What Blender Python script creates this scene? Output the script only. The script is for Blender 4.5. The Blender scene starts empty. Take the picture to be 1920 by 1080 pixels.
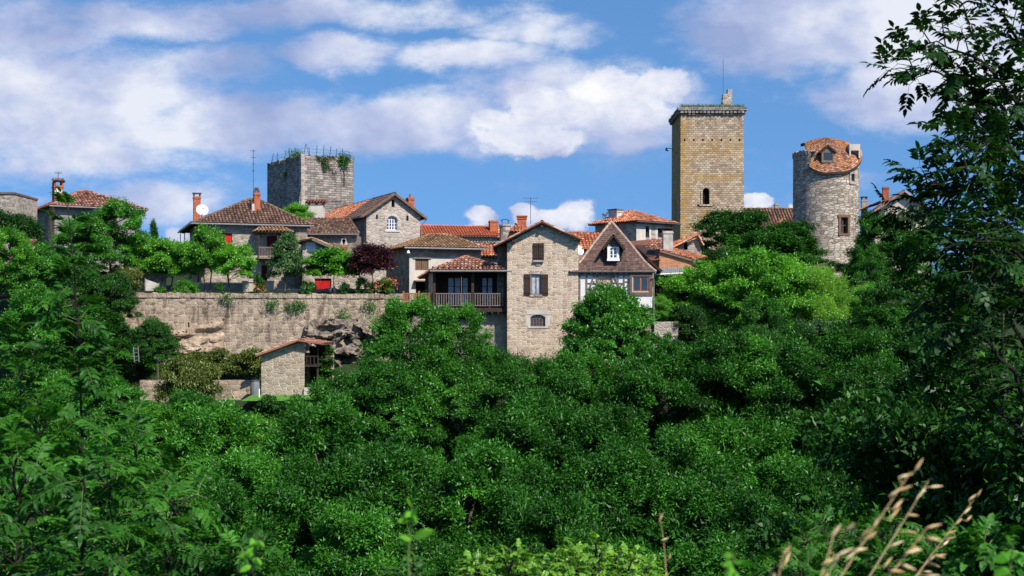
import bpy, math, random
import numpy as np
from mathutils import Vector, Matrix, noise as mnoise

# ------------------------------------------------------------ camera, sky, sun, exposure
SC = bpy.context.scene
COL = SC.collection
FPX = 2667.0      # focal length of a 50 mm lens in pixels of the 1920 px wide photograph
HZ = 620.0        # eye level in the photograph
cam_d = bpy.data.cameras.new('camera'); cam = bpy.data.objects.new('camera', cam_d); COL.objects.link(cam)
cam.location = (0, 0, 0); cam.rotation_euler = (math.radians(90), 0, 0)
cam_d.lens = 50; cam_d.sensor_width = 36; cam_d.shift_y = (HZ-540)/1920.0
cam_d.clip_start = 0.2; cam_d.clip_end = 20000
cam_d.dof.use_dof = True; cam_d.dof.focus_distance = 95; cam_d.dof.aperture_fstop = 8
SC.camera = cam
SC.view_settings.view_transform = 'Standard'; SC.view_settings.look = 'None'
SC.view_settings.gamma = 1; SC.view_settings.exposure = 0.52
SUN_EL = math.radians(47); SUN_AZ = math.radians(40)     # azimuth: from behind the camera towards the right
sd = Vector((math.cos(SUN_EL)*math.sin(SUN_AZ), -math.cos(SUN_EL)*math.cos(SUN_AZ), math.sin(SUN_EL)))
sun_d = bpy.data.lights.new('sun', 'SUN'); sun = bpy.data.objects.new('sun', sun_d); COL.objects.link(sun)
sun_d.energy = 4.9; sun_d.angle = math.radians(0.5); sun_d.color = (1.0, 0.95, 0.87)
sun.rotation_euler = sd.to_track_quat('Z', 'Y').to_euler(); sun.location = sd*300

class NT:
    def __init__(s, nt): s.nt = nt; s.n = nt.nodes; s.l = nt.links
    def node(s, t, **k):
        n = s.n.new(t)
        for a, b in k.items():
            if a.startswith('i_'):
                key = a[2:]; key = int(key) if key.isdigit() else key
                s.put(n.inputs[key], b)
            else: setattr(n, a, b)
        return n
    def put(s, sock, b):
        if isinstance(b, bpy.types.NodeSocket): s.l.new(b, sock)
        elif isinstance(b, bpy.types.Node): s.l.new(b.outputs[0], sock)
        else:
            if isinstance(b, (tuple, list)) and len(b) == 3 and sock.type == 'RGBA': b = (*b, 1)
            sock.default_value = b
    def m(s, op, a, b=0.0, c=None, clamp=False):
        n = s.node('ShaderNodeMath', operation=op, use_clamp=clamp); s.put(n.inputs[0], a); s.put(n.inputs[1], b)
        if c is not None: s.put(n.inputs[2], c)
        return n.outputs[0]
    def vm(s, op, a, b=(0, 0, 0), out=0):
        n = s.node('ShaderNodeVectorMath', operation=op); s.put(n.inputs[0], a); s.put(n.inputs[1], b)
        return n.outputs[out]
    def mix(s, f, a, b, mode='MIX'):
        n = s.node('ShaderNodeMix', data_type='RGBA', blend_type=mode)
        s.put(n.inputs[0], f); s.put(n.inputs[6], a); s.put(n.inputs[7], b); return n.outputs[2]
    def ramp(s, f, stops, interp='LINEAR'):
        n = s.node('ShaderNodeValToRGB'); cr = n.color_ramp; cr.interpolation = interp
        while len(cr.elements) < len(stops): cr.elements.new(0.5)
        for e, (p, c) in zip(cr.elements, stops):
            e.position = p; e.color = (*c, 1) if len(c) == 3 else c
        s.put(n.inputs[0], f); return n.outputs[0]
    def mr(s, v, a, b, c=0.0, d=1.0, smooth=True):
        n = s.node('ShaderNodeMapRange', interpolation_type='SMOOTHSTEP' if smooth else 'LINEAR')
        s.put(n.inputs[0], v); s.put(n.inputs[1], a); s.put(n.inputs[2], b); s.put(n.inputs[3], c); s.put(n.inputs[4], d); return n.outputs[0]
    def noise(s, vec, scale, detail=4, rough=0.55, dist=0.0, out=0):
        n = s.node('ShaderNodeTexNoise', i_Scale=scale, i_Detail=detail, i_Roughness=rough, i_Distortion=dist)
        if vec is not None: s.put(n.inputs['Vector'], vec)
        return n.outputs[out]
    def xyz(s, a, b, c): return s.node('ShaderNodeCombineXYZ', i_0=a, i_1=b, i_2=c).outputs[0]

def build_world():
    w = bpy.data.worlds.new('World'); SC.world = w; w.use_nodes = True
    w.node_tree.nodes.clear(); N = NT(w.node_tree)
    d = N.node('ShaderNodeTexCoord').outputs['Generated']
    sp = N.node('ShaderNodeSeparateXYZ', i_0=d)
    dx, dy, dz = sp.outputs
    # clear sky, looked up higher than the horizon band: the deep blue of a polarised slide
    up = N.vm('NORMALIZE', N.xyz(dx, dy, N.m('ADD', N.m('MULTIPLY', N.m('MAXIMUM', dz, 0.0), 0.9), 0.30)))
    sky = N.node('ShaderNodeTexSky', sky_type='NISHITA', sun_disc=False)
    sky.sun_elevation = SUN_EL; sky.sun_rotation = math.pi-SUN_AZ
    sky.air_density = 1.0; sky.dust_density = 0.3; sky.ozone_density = 2.0
    N.put(sky.inputs[0], up)
    blue = N.mix(1.0, sky.outputs[0], (0.68, 1.00, 1.20), 'MULTIPLY')
    # clouds: world-fixed banks (direction given as slope right of north and slope above the horizon)
    inv = N.m('DIVIDE', 1.0, N.m('MAXIMUM', dy, 0.05))
    az = N.m('MULTIPLY', dx, inv); el = N.m('MULTIPLY', dz, inv)
    wv = N.xyz(az, N.m('MULTIPLY', el, 1.5), 0.0)
    wn = N.noise(wv, 9, 6, 0.6, 0.0, 1)
    warp = N.vm('MULTIPLY', N.vm('SUBTRACT', wn, (0.5, 0.5, 0.5)), (0.07, 0.045, 0))
    p = N.vm('ADD', N.xyz(az, el, 0.0), warp)
    def bank(blobs):
        tot = None
        for (px, py, rx, ry, wt) in blobs:
            c = ((px-960)/FPX, (HZ-py)/FPX, 0)
            q = N.vm('MULTIPLY', N.vm('SUBTRACT', p, c), (FPX/rx, FPX/ry, 0))
            ln = N.vm('LENGTH', q, out=1)
            v = N.mr(ln, 1.4, 0.25, 0.0, wt)
            tot = v if tot is None else N.m('MAXIMUM', tot, v)
        return tot
    soft = bank([(120, 190, 400, 130, .80), (430, 230, 330, 75, .80), (720, 235, 330, 62, .78), (60, 60, 180, 70, .55), (330, 30, 250, 45, .62),
                 (640, 95, 130, 40, .8), (860, 105, 160, 40, .75), (560, 15, 420, 38, .6), (980, 40, 130, 40, .45), (380, 120, 180, 60, .62),
                 (1180, 262, 75, 28, .62), (1110, 195, 260, 95, .62), (1250, 170, 120, 55, .5), (1600, 50, 340, 95, 1.05), (1720, 170, 230, 85, .9), (1900, 120, 200, 140, .9), (1610, 222, 70, 22, .42),
                 (300, 390, 130, 50, .55), (170, 300, 250, 50, .62), (1640, 345, 60, 25, .35), (1250, 70, 50, 25, .3), (40, 380, 60, 20, .7), (1100, 60, 60, 40, .35)])
    hard = bank([(1120, 160, 95, 48, 1), (1030, 205, 120, 60, 1), (1000, 260, 130, 42, .95), (1240, 158, 85, 36, .95), (1180, 200, 110, 48, .95), (930, 240, 80, 40, .8),
                 (1082, 406, 52, 38, 1.2), (1042, 416, 62, 28, 1.2), (988, 412, 36, 32, 1.2), (890, 420, 36, 23, 1.2), (1418, 382, 40, 22, 1.2), (1484, 388, 20, 10, .9), (330, 448, 40, 26, .9), (40, 374, 26, 13, .9)])
    f1 = N.m('ADD', N.m('MULTIPLY', N.noise(wv, 5.5, 9, 0.68), .65), N.m('MULTIPLY', N.noise(N.vm('MULTIPLY', wv, (1, 1.7, 1)), 15, 7, 0.65), .35))
    f2 = N.noise(wv, 15, 11, 0.64)
    s1 = N.mr(N.m('ADD', N.m('MULTIPLY', soft, 0.95), N.m('MULTIPLY', N.m('SUBTRACT', f1, 0.5), 2.6)), 0.02, 0.66, 0.0, 0.95)
    s2 = N.mr(N.m('ADD', hard, N.m('MULTIPLY', N.m('SUBTRACT', f2, 0.5), 2.1)), 0.28, 0.72)
    # the rest of the sky dome keeps drifting clouds too
    oth = N.mr(N.noise(N.vm('MULTIPLY', d, (1, 1, 2.2)), 3.0, 7, 0.6), 0.52, 0.72, 0.0, 0.8)
    inpic = N.m('MULTIPLY', N.mr(dy, 0.5, 0.85), N.mr(dz, 0.5, 0.3))
    oth = N.m('MULTIPLY', oth, N.m('SUBTRACT', 1.0, inpic))
    cl = N.m('MAXIMUM', N.m('MAXIMUM', s1, s2), oth)
    shade = N.noise(N.vm('ADD', wv, (0.013, -0.022, 3.0)), 7.5, 6, 0.55)
    soft_col = N.ramp(shade, [(0.38, (0.34, 0.42, 0.68)), (0.49, (0.53, 0.59, 0.82)), (0.60, (0.84, 0.87, 0.96))])
    lit = N.m('SUBTRACT', f2, N.noise(N.vm('ADD', wv, (0.010, 0.016, 0)), 16, 8, 0.6))
    hard_col = N.ramp(N.m('ADD', N.m('ADD', N.m('MULTIPLY', lit, -1.2), N.m('MULTIPLY', hard, 0.25)), N.m('MULTIPLY', el, 1.2)), [(0.05, (0.46, 0.51, 0.74)), (0.36, (0.74, 0.78, 0.92)), (0.62, (0.98, 0.98, 1.0))])
    ccol = N.mix(s2, soft_col, hard_col)
    b1 = N.node('ShaderNodeBackground', i_Color=blue, i_Strength=0.115)
    b2 = N.node('ShaderNodeBackground', i_Color=ccol, i_Strength=0.70)
    ms = N.node('ShaderNodeMixShader', i_0=cl); N.l.new(b1.outputs[0], ms.inputs[1]); N.l.new(b2.outputs[0], ms.inputs[2])
    o = N.node('ShaderNodeOutputWorld'); N.l.new(ms.outputs[0], o.inputs[0])
build_world()

# ------------------------------------------------------------ materials
def mat(name, build, rough=0.9, spec=0.2):
    m = bpy.data.materials.new(name); m.use_nodes = True; m.node_tree.nodes.clear(); N = NT(m.node_tree)
    b = N.node('ShaderNodeBsdfPrincipled'); b.inputs['Roughness'].default_value = rough; b.inputs['Specular IOR Level'].default_value = spec
    o = N.node('ShaderNodeOutputMaterial'); N.l.new(b.outputs[0], o.inputs[0])
    build(N, b); return m
def UV(N): return N.node('ShaderNodeUVMap', uv_map='UVMap').outputs[0]
def bump(N, b, h, strength=0.6, dist=0.03):
    n = N.node('ShaderNodeBump', i_Strength=strength, i_Distance=dist, i_Height=h); N.l.new(n.outputs[0], b.inputs['Normal'])
def flat(name, c, rough=0.7, var=0.25, scale=6, spec=0.2, metal=0):
    def f(N, b):
        n = N.noise(N.node('ShaderNodeTexCoord').outputs['Object'], scale, 5, 0.6)
        c0 = tuple(x*(1-var) for x in c); c1 = tuple(min(1, x*(1+var)) for x in c)
        N.put(b.inputs['Base Color'], N.ramp(n, [(0.3, c0), (0.7, c1)])); b.inputs['Metallic'].default_value = metal
        bump(N, b, n, 0.15, 0.01)
    return mat(name, f, rough, spec)

def stone(name, cols, mortar, bw=0.45, bh=0.2, rubble=False, warp=0.07, edge=0.06, stain=None, stain_amt=0.5, blot=0.35, extra=None, bmp=0.8, rnd=0.9):
    def f(N, b):
        uv = UV(N)
        wn = N.noise(uv, 2.3, 3, 0.6, 0, 1)
        wn2 = N.noise(uv, 7.5, 2, 0.5, 0, 1)
        w = N.vm('ADD', uv, N.vm('MULTIPLY', N.vm('SUBTRACT', wn, (0.5, 0.5, 0.5)), (warp*2, warp, 0)))
        if not rubble: w = N.vm('ADD', w, N.vm('MULTIPLY', N.vm('SUBTRACT', wn2, (0.5, 0.5, 0.5)), (warp*1.5, warp*.9, 0)))
        fine = N.noise(uv, 14, 5, 0.65); big = N.noise(uv, 0.45, 5, 0.6); mid = N.noise(uv, 2.2, 4, 0.6)
        if rubble:
            q = N.vm('MULTIPLY', w, (1/bw, 1/bh, 1))
            v1 = N.node('ShaderNodeTexVoronoi', voronoi_dimensions='2D', feature='F1', i_Scale=1.0, i_Randomness=rnd); N.put(v1.inputs['Vector'], q)
            v2 = N.node('ShaderNodeTexVoronoi', voronoi_dimensions='2D', feature='DISTANCE_TO_EDGE', i_Scale=1.0, i_Randomness=rnd); N.put(v2.inputs['Vector'], q)
            rv = N.node('ShaderNodeSeparateColor', i_0=v1.outputs['Color']).outputs[0]
            mask = N.mr(N.m('ADD', v2.outputs['Distance'], N.m('MULTIPLY', N.m('SUBTRACT', fine, 0.5), 0.08)), edge*0.4, edge*1.5)
        else:
            br = N.node('ShaderNodeTexBrick', offset=0.5, squash=(1.4 if bw > .4 else 1.0), squash_frequency=2, i_Scale=1.0)
            for k, v in (('Color1', (0, 0, 0, 1)), ('Color2', (1, 1, 1, 1)), ('Mortar', (0.5, 0.5, 0.5, 1)), ('Mortar Size', edge*bh), ('Mortar Smooth', 0.5), ('Bias', 0.0), ('Brick Width', bw), ('Row Height', bh)):
                br.inputs[k].default_value = v
            N.put(br.inputs['Vector'], w)
            rv = N.m('ADD', N.node('ShaderNodeSeparateColor', i_0=br.outputs['Color']).outputs[0], 0.0)
            mask = N.m('SUBTRACT', 1.0, br.outputs['Fac'])
        rv = N.m('ADD', N.m('MULTIPLY', rv, 0.75), N.m('MULTIPLY', N.m('SUBTRACT', fine, 0.5), 0.55))
        k = len(cols)-1
        c = N.ramp(N.m('ADD', rv, 0.12), [(i/k, x) for i, x in enumerate(cols)])
        c = N.mix(mask, mortar, c)
        c = N.mix(1.0, c, N.ramp(N.m('ADD', N.m('MULTIPLY', mid, 0.6), N.m('MULTIPLY', big, 0.4)), [(0.3, (1-blot,)*3), (0.7, (1+blot*0.6,)*3)]), 'MULTIPLY')
        if stain:
            sn = N.noise(N.vm('MULTIPLY', uv, (1.6, 0.35, 1)), 1.1, 5, 0.65)
            c = N.mix(N.mr(sn, 0.50, 0.68, 0, stain_amt), c, N.mix(1.0, c, stain, 'MULTIPLY'))
        if extra: c = extra(N, c, uv, mid)
        N.put(b.inputs['Base Color'], c)
        bump(N, b, N.m('ADD', N.m('MULTIPLY', mask, 0.8), N.m('MULTIPLY', fine, 0.5)), bmp, 0.05)
    return mat(name, f, 0.95, 0.1)

def tiles(name, cols, moss=None, moss_amt=0.6):
    def f(N, b):
        t = N.node('ShaderNodeAttribute', attribute_name='tint').outputs['Fac']
        oc = N.node('ShaderNodeTexCoord').outputs['Object']
        fine = N.noise(oc, 9, 4, 0.6); big = N.noise(oc, 0.7, 4, 0.6)
        k = len(cols)-1
        c = N.ramp(N.m('ADD', t, N.m('MULTIPLY', N.m('SUBTRACT', fine, 0.5), 0.5)), [(i/k, x) for i, x in enumerate(cols)])
        c = N.mix(1.0, c, N.ramp(big, [(0.3, (0.75,)*3), (0.7, (1.15,)*3)]), 'MULTIPLY')
        if moss:
            n = N.noise(oc, 1.5, 6, 0.7)
            c = N.mix(N.mr(N.m('ADD', n, N.m('MULTIPLY', t, 0.12)), 0.50, 0.66, 0, moss_amt), c, moss)
        N.put(b.inputs['Base Color'], c); bump(N, b, fine, 0.3, 0.02)
    return mat(name, f, 0.85, 0.25)

def leafmat(name, c_dark, c_mid, c_light, trans=0.22, gloss=0.03, rough=0.45):
    m = bpy.data.materials.new(name); m.use_nodes = True; m.node_tree.nodes.clear(); N = NT(m.node_tree)
    t = N.node('ShaderNodeAttribute', attribute_name='tint').outputs['Fac']
    r = N.node('ShaderNodeObjectInfo').outputs['Random']
    v = N.m('ADD', t, N.m('MULTIPLY', N.m('SUBTRACT', r, 0.5), 0.36))
    c = N.ramp(v, [(0.05, c_dark), (0.5, c_mid), (0.95, c_light)])
    d = N.node('ShaderNodeBsdfDiffuse', i_Color=c)
    tr = N.node('ShaderNodeBsdfTranslucent', i_Color=N.mix(1.0, c, (1.5, 1.45, 0.5), 'MULTIPLY'))
    a = N.node('ShaderNodeMixShader', i_0=trans); N.l.new(d.outputs[0], a.inputs[1]); N.l.new(tr.outputs[0], a.inputs[2])
    g = N.node('ShaderNodeBsdfGlossy', i_Color=(0.9, 1.0, 0.9), i_Roughness=rough)
    e = N.node('ShaderNodeMixShader', i_0=gloss); N.l.new(a.outputs[0], e.inputs[1]); N.l.new(g.outputs[0], e.inputs[2])
    o = N.node('ShaderNodeOutputMaterial'); N.l.new(e.outputs[0], o.inputs[0]); return m

def lichen_tower(N, c, uv, mid):      # ochre lichen bands of the keep, fixed to the wall
    sp = N.node('ShaderNodeSeparateXYZ', i_0=uv); u, v = sp.outputs[0], sp.outputs[1]
    n = N.noise(uv, 1.3, 5, 0.65); n2 = N.noise(N.vm('MULTIPLY', uv, (1, 0.4, 1)), 2.2, 5, 0.65)
    left = N.mr(u, 2.0, 0.1, 0, 1); band = N.mr(N.m('ABSOLUTE', N.m("SUBTRACT", v, 14.6)), 0.6, 0.0, 0, 1)
    band2 = N.mr(N.m('ABSOLUTE', N.m('SUBTRACT', v, 17.4)), 1.6, 0.2, 0, .75)
    drip = N.m('MULTIPLY', N.mr(N.m('ABSOLUTE', N.m('SUBTRACT', u, 2.5)), 0.8, 0.1), N.mr(N.m('ABSOLUTE', N.m('SUBTRACT', v, 11.3)), 1.0, 0.2))
    mk = N.m('MAXIMUM', N.m('MAXIMUM', N.m('MULTIPLY', left, .85), N.m('MULTIPLY', band, 0.8)), N.m('MAXIMUM', N.m('MULTIPLY', drip, 1.0), N.m('MULTIPLY', band2, .75)))
    mk = N.m('MULTIPLY', mk, N.mr(N.m('MAXIMUM', n, n2), 0.42, 0.62))
    c = N.mix(N.m('MULTIPLY', mk, 0.85), c, (0.40, 0.215, 0.03))
    topg = N.m('MULTIPLY', N.mr(v, 18.0, 21.2), N.mr(N.noise(uv, 2.0, 5, .7), 0.5, 0.62))
    return N.mix(N.m('MULTIPLY', topg, 0.75), c, (0.045, 0.05, 0.03))

M = {}
M['stone_house'] = stone('warm_rubble_stone', [(0.27, 0.19, 0.13), (0.46, 0.345, 0.245), (0.60, 0.465, 0.34), (0.47, 0.38, 0.30)], (0.66, 0.54, 0.42), 0.33, 0.145, True, 0.05, 0.085, rnd=.78, stain=(0.75, 0.66, 0.55), stain_amt=0.35, blot=0.22)
M['stone_grey'] = stone('grey_rubble_stone', [(0.19, 0.15, 0.115), (0.32, 0.265, 0.21), (0.42, 0.355, 0.29), (0.52, 0.45, 0.38)], (0.44, 0.375, 0.31), 0.36, 0.19, True, 0.05, 0.075, stain=(0.65, 0.6, 0.55), stain_amt=0.4)
M['stone_chapel'] = stone('pale_rubble_stone', [(0.22, 0.175, 0.14), (0.38, 0.315, 0.26), (0.50, 0.42, 0.35), (0.29, 0.24, 0.2)], (0.48, 0.41, 0.35), 0.36, 0.23, True, 0.07, 0.09, stain=(0.7, 0.65, 0.6), stain_amt=0.4)
M['stone_wall'] = stone('retaining_wall_stone', [(0.16, 0.12, 0.095), (0.34, 0.26, 0.19), (0.50, 0.375, 0.26), (0.34, 0.28, 0.225)], (0.54, 0.42, 0.31), 0.38, 0.21, True, 0.06, 0.08, stain=(0.36, 0.33, 0.31), stain_amt=0.9, blot=0.55, rnd=.62)
M['stone_base'] = stone('big_block_stone', [(0.20, 0.16, 0.125), (0.30, 0.24, 0.18), (0.38, 0.31, 0.235)], (0.42, 0.35, 0.28), 0.42, 0.24, True, 0.06, 0.07, rnd=.7, stain=(0.6, 0.55, 0.5), stain_amt=0.5)
M['stone_ruin'] = stone('dark_ruined_keep_stone', [(0.14, 0.115, 0.10), (0.26, 0.22, 0.19), (0.36, 0.31, 0.27), (0.48, 0.42, 0.37)], (0.17, 0.15, 0.13), 0.42, 0.2, False, 0.07, 0.16, stain=(0.5, 0.5, 0.42), stain_amt=0.7, blot=0.45)
M['stone_keep'] = stone('keep_ashlar', [(0.24, 0.165, 0.11), (0.39, 0.285, 0.19), (0.49, 0.37, 0.25), (0.62, 0.51, 0.38)], (0.27, 0.20, 0.15), 0.36, 0.20, False, 0.07, 0.13, blot=0.35, extra=lichen_tower)
M['stone_round'] = stone('round_tower_rubble', [(0.20, 0.155, 0.115), (0.38, 0.305, 0.235), (0.50, 0.41, 0.325), (0.64, 0.55, 0.455)], (0.20, 0.175, 0.155), 0.50, 0.19, True, 0.09, 0.06, stain=(0.62, 0.62, 0.6), stain_amt=0.5, bmp=1.2)
M['stone_shed'] = stone('shed_stone', [(0.25, 0.19, 0.14), (0.38, 0.30, 0.22), (0.50, 0.40, 0.30)], (0.55, 0.45, 0.36), 0.38, 0.16, True, 0.05, 0.085, rnd=.78, blot=0.25)
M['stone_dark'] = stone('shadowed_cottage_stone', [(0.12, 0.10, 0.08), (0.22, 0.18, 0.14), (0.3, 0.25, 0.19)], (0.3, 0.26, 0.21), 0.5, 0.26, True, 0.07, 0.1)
M['plaster'] = flat('old_lime_plaster', (0.50, 0.44, 0.38), 0.95, 0.18, 1.5)
M['cream'] = flat('cream_render', (0.50, 0.42, 0.33), 0.95, 0.1, 2)
M['grey_plaster'] = flat('grey_plaster', (0.22, 0.205, 0.19), 0.95, 0.3, 2)
M['white'] = flat('white_paint', (0.75, 0.74, 0.74), 0.6, 0.08)
M['panel'] = flat('whitewashed_panel', (0.66, 0.62, 0.60), 0.9, 0.12, 3)
M['wood_dark'] = flat('dark_brown_timber', (0.045, 0.028, 0.022), 0.8, 0.4, 12)
M['wood_mid'] = flat('brown_timber', (0.15, 0.09, 0.055), 0.8, 0.35, 10)
M['wood_orange'] = flat('orange_stained_wood', (0.30, 0.115, 0.055), 0.7, 0.3, 10)
M['wood_grey'] = flat('weathered_grey_timber', (0.17, 0.13, 0.11), 0.85, 0.35, 12)
M['beige_wood'] = flat('faded_pink_boards', (0.46, 0.31, 0.24), 0.85, 0.12, 8)
M['red'] = flat('red_painted_boards', (0.50, 0.012, 0.012), 0.6, 0.15)
M['dark_red'] = flat('dark_red_paint', (0.10, 0.008, 0.014), 0.6, 0.25)
M['black'] = flat('unlit_hollow_black', (0.008, 0.007, 0.007), 0.9, 0.1)  # black base colour stands in for the shade inside hollows
M['metal'] = flat('dark_iron', (0.06, 0.06, 0.065), 0.5, 0.3, 5, 0.4)
M['zinc'] = flat('zinc_gutter', (0.17, 0.17, 0.18), 0.45, 0.2, 5, 0.5)
M['glass'] = flat('dark_window_glass', (0.02, 0.024, 0.03), 0.06, 0.3, 3, 0.9)
M['curtain'] = flat('pane_with_white_curtain', (0.36, 0.39, 0.44), 0.25, 0.35, 4, 0.5)
M['brick'] = stone('red_chimney_brick', [(0.28, 0.06, 0.028), (0.42, 0.10, 0.045), (0.5, 0.14, 0.07)], (0.34, 0.16, 0.10), 0.22, 0.075, False, 0.0, 0.16, bmp=0.3)
M['brick_wall'] = stone('orange_brick_wall', [(0.33, 0.12, 0.055), (0.48, 0.20, 0.10), (0.52, 0.26, 0.14)], (0.42, 0.27, 0.18), 0.3, 0.1, False, 0.02, 0.12, stain=(0.7, 0.55, 0.45), bmp=0.3)
M['concrete'] = flat('pale_stained_concrete', (0.42, 0.38, 0.33), 0.9, 0.35, 1.8)
M['tile_brown'] = tiles('brown_canal_tiles', [(0.05, 0.024, 0.018), (0.12, 0.062, 0.045), (0.21, 0.12, 0.085), (0.33, 0.19, 0.12)], (0.10, 0.08, 0.035), 0.35)
M['tile_red'] = tiles('red_brown_canal_tiles', [(0.09, 0.03, 0.02), (0.23, 0.085, 0.055), (0.38, 0.17, 0.11), (0.55, 0.34, 0.25)], (0.13, 0.08, 0.04), 0.3)
M['tile_orange'] = tiles('orange_canal_tiles', [(0.22, 0.05, 0.022), (0.45, 0.13, 0.055), (0.60, 0.23, 0.12), (0.72, 0.40, 0.26)], (0.28, 0.11, 0.05), 0.45)
M['tile_neworange'] = tiles('even_orange_tiles', [(0.42, 0.09, 0.035), (0.50, 0.12, 0.05), (0.56, 0.17, 0.08)], (0.3, 0.08, 0.04), 0.3)
M['tile_moss'] = tiles('mossy_canal_tiles', [(0.15, 0.06, 0.03), (0.31, 0.14, 0.07), (0.44, 0.25, 0.15), (0.5, 0.34, 0.24)], (0.20, 0.14, 0.03), 0.75)
M['tile_flat'] = tiles('dark_brown_flat_tiles', [(0.055, 0.032, 0.027), (0.115, 0.068, 0.055), (0.18, 0.115, 0.092)], (0.09, 0.05, 0.04), 0.3)
M['tile_lichen'] = tiles('lichen_flat_tiles', [(0.07, 0.03, 0.02), (0.20, 0.075, 0.04), (0.32, 0.14, 0.08), (0.5, 0.3, 0.22)], (0.30, 0.13, 0.025), 0.55)
M['ridge'] = flat('mortared_ridge', (0.36, 0.24, 0.18), 0.9, 0.35, 6)
M['bark'] = flat('grey_brown_bark', (0.09, 0.075, 0.06), 0.95, 0.45, 6)
M['bark_dark'] = flat('dark_bark', (0.025, 0.02, 0.016), 0.95, 0.4, 6)
M['stem_green'] = flat('green_stem', (0.10, 0.14, 0.04), 0.7, 0.3, 20)
M['dish'] = flat('satellite_dish_white', (0.62, 0.62, 0.64), 0.5, 0.06)
M['slate'] = flat('pale_corrugated_sheet', (0.17, 0.165, 0.17), 0.8, 0.6, 9)
M['sky_tint_glass'] = flat('pane_painted_sky_blue', (0.30, 0.42, 0.62), 0.3, 0.15, 5, 0.5)  # the sky's reflection is put into the blue base colour
L = {}
L['ash'] = leafmat('ash_leaf', (0.010, 0.042, 0.005), (0.026, 0.118, 0.010), (0.072, 0.26, 0.024), gloss=.02)
L['dark'] = leafmat('dark_leaf', (0.008, 0.034, 0.005), (0.019, 0.080, 0.009), (0.048, 0.16, 0.017), gloss=.02)
L['mid'] = leafmat('mid_green_leaf', (0.014, 0.070, 0.006), (0.040, 0.175, 0.013), (0.10, 0.34, 0.030), trans=0.34)
L['bright'] = leafmat('bright_leaf', (0.028, 0.13, 0.008), (0.075, 0.26, 0.015), (0.17, 0.44, 0.035), trans=0.38)
L['yellow'] = leafmat('yellow_green_leaf', (0.055, 0.16, 0.012), (0.13, 0.31, 0.022), (0.25, 0.48, 0.05), trans=0.38)
L['birch'] = leafmat('birch_leaf', (0.03, 0.08, 0.025), (0.065, 0.15, 0.045), (0.12, 0.24, 0.08))
L['plum'] = leafmat('purple_plum_leaf', (0.015, 0.003, 0.007), (0.035, 0.006, 0.014), (0.075, 0.015, 0.028), trans=0.2)
L['olive'] = leafmat('olive_hedge_leaf', (0.05, 0.07, 0.012), (0.10, 0.14, 0.022), (0.19, 0.21, 0.04))
L['near'] = leafmat('near_ash_leaf', (0.008, 0.045, 0.004), (0.022, 0.105, 0.007), (0.070, 0.24, 0.020), trans=0.32, gloss=0.015, rough=0.5)
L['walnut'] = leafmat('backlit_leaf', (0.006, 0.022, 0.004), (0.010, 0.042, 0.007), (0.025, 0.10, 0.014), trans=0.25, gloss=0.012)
L['straw'] = leafmat('dry_straw', (0.60, 0.38, 0.15), (0.76, 0.56, 0.30), (0.85, 0.70, 0.46), trans=0.3)
L['flower'] = leafmat('rose_petals', (0.5, 0.05, 0.03), (0.65, 0.14, 0.06), (0.7, 0.25, 0.15))

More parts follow.
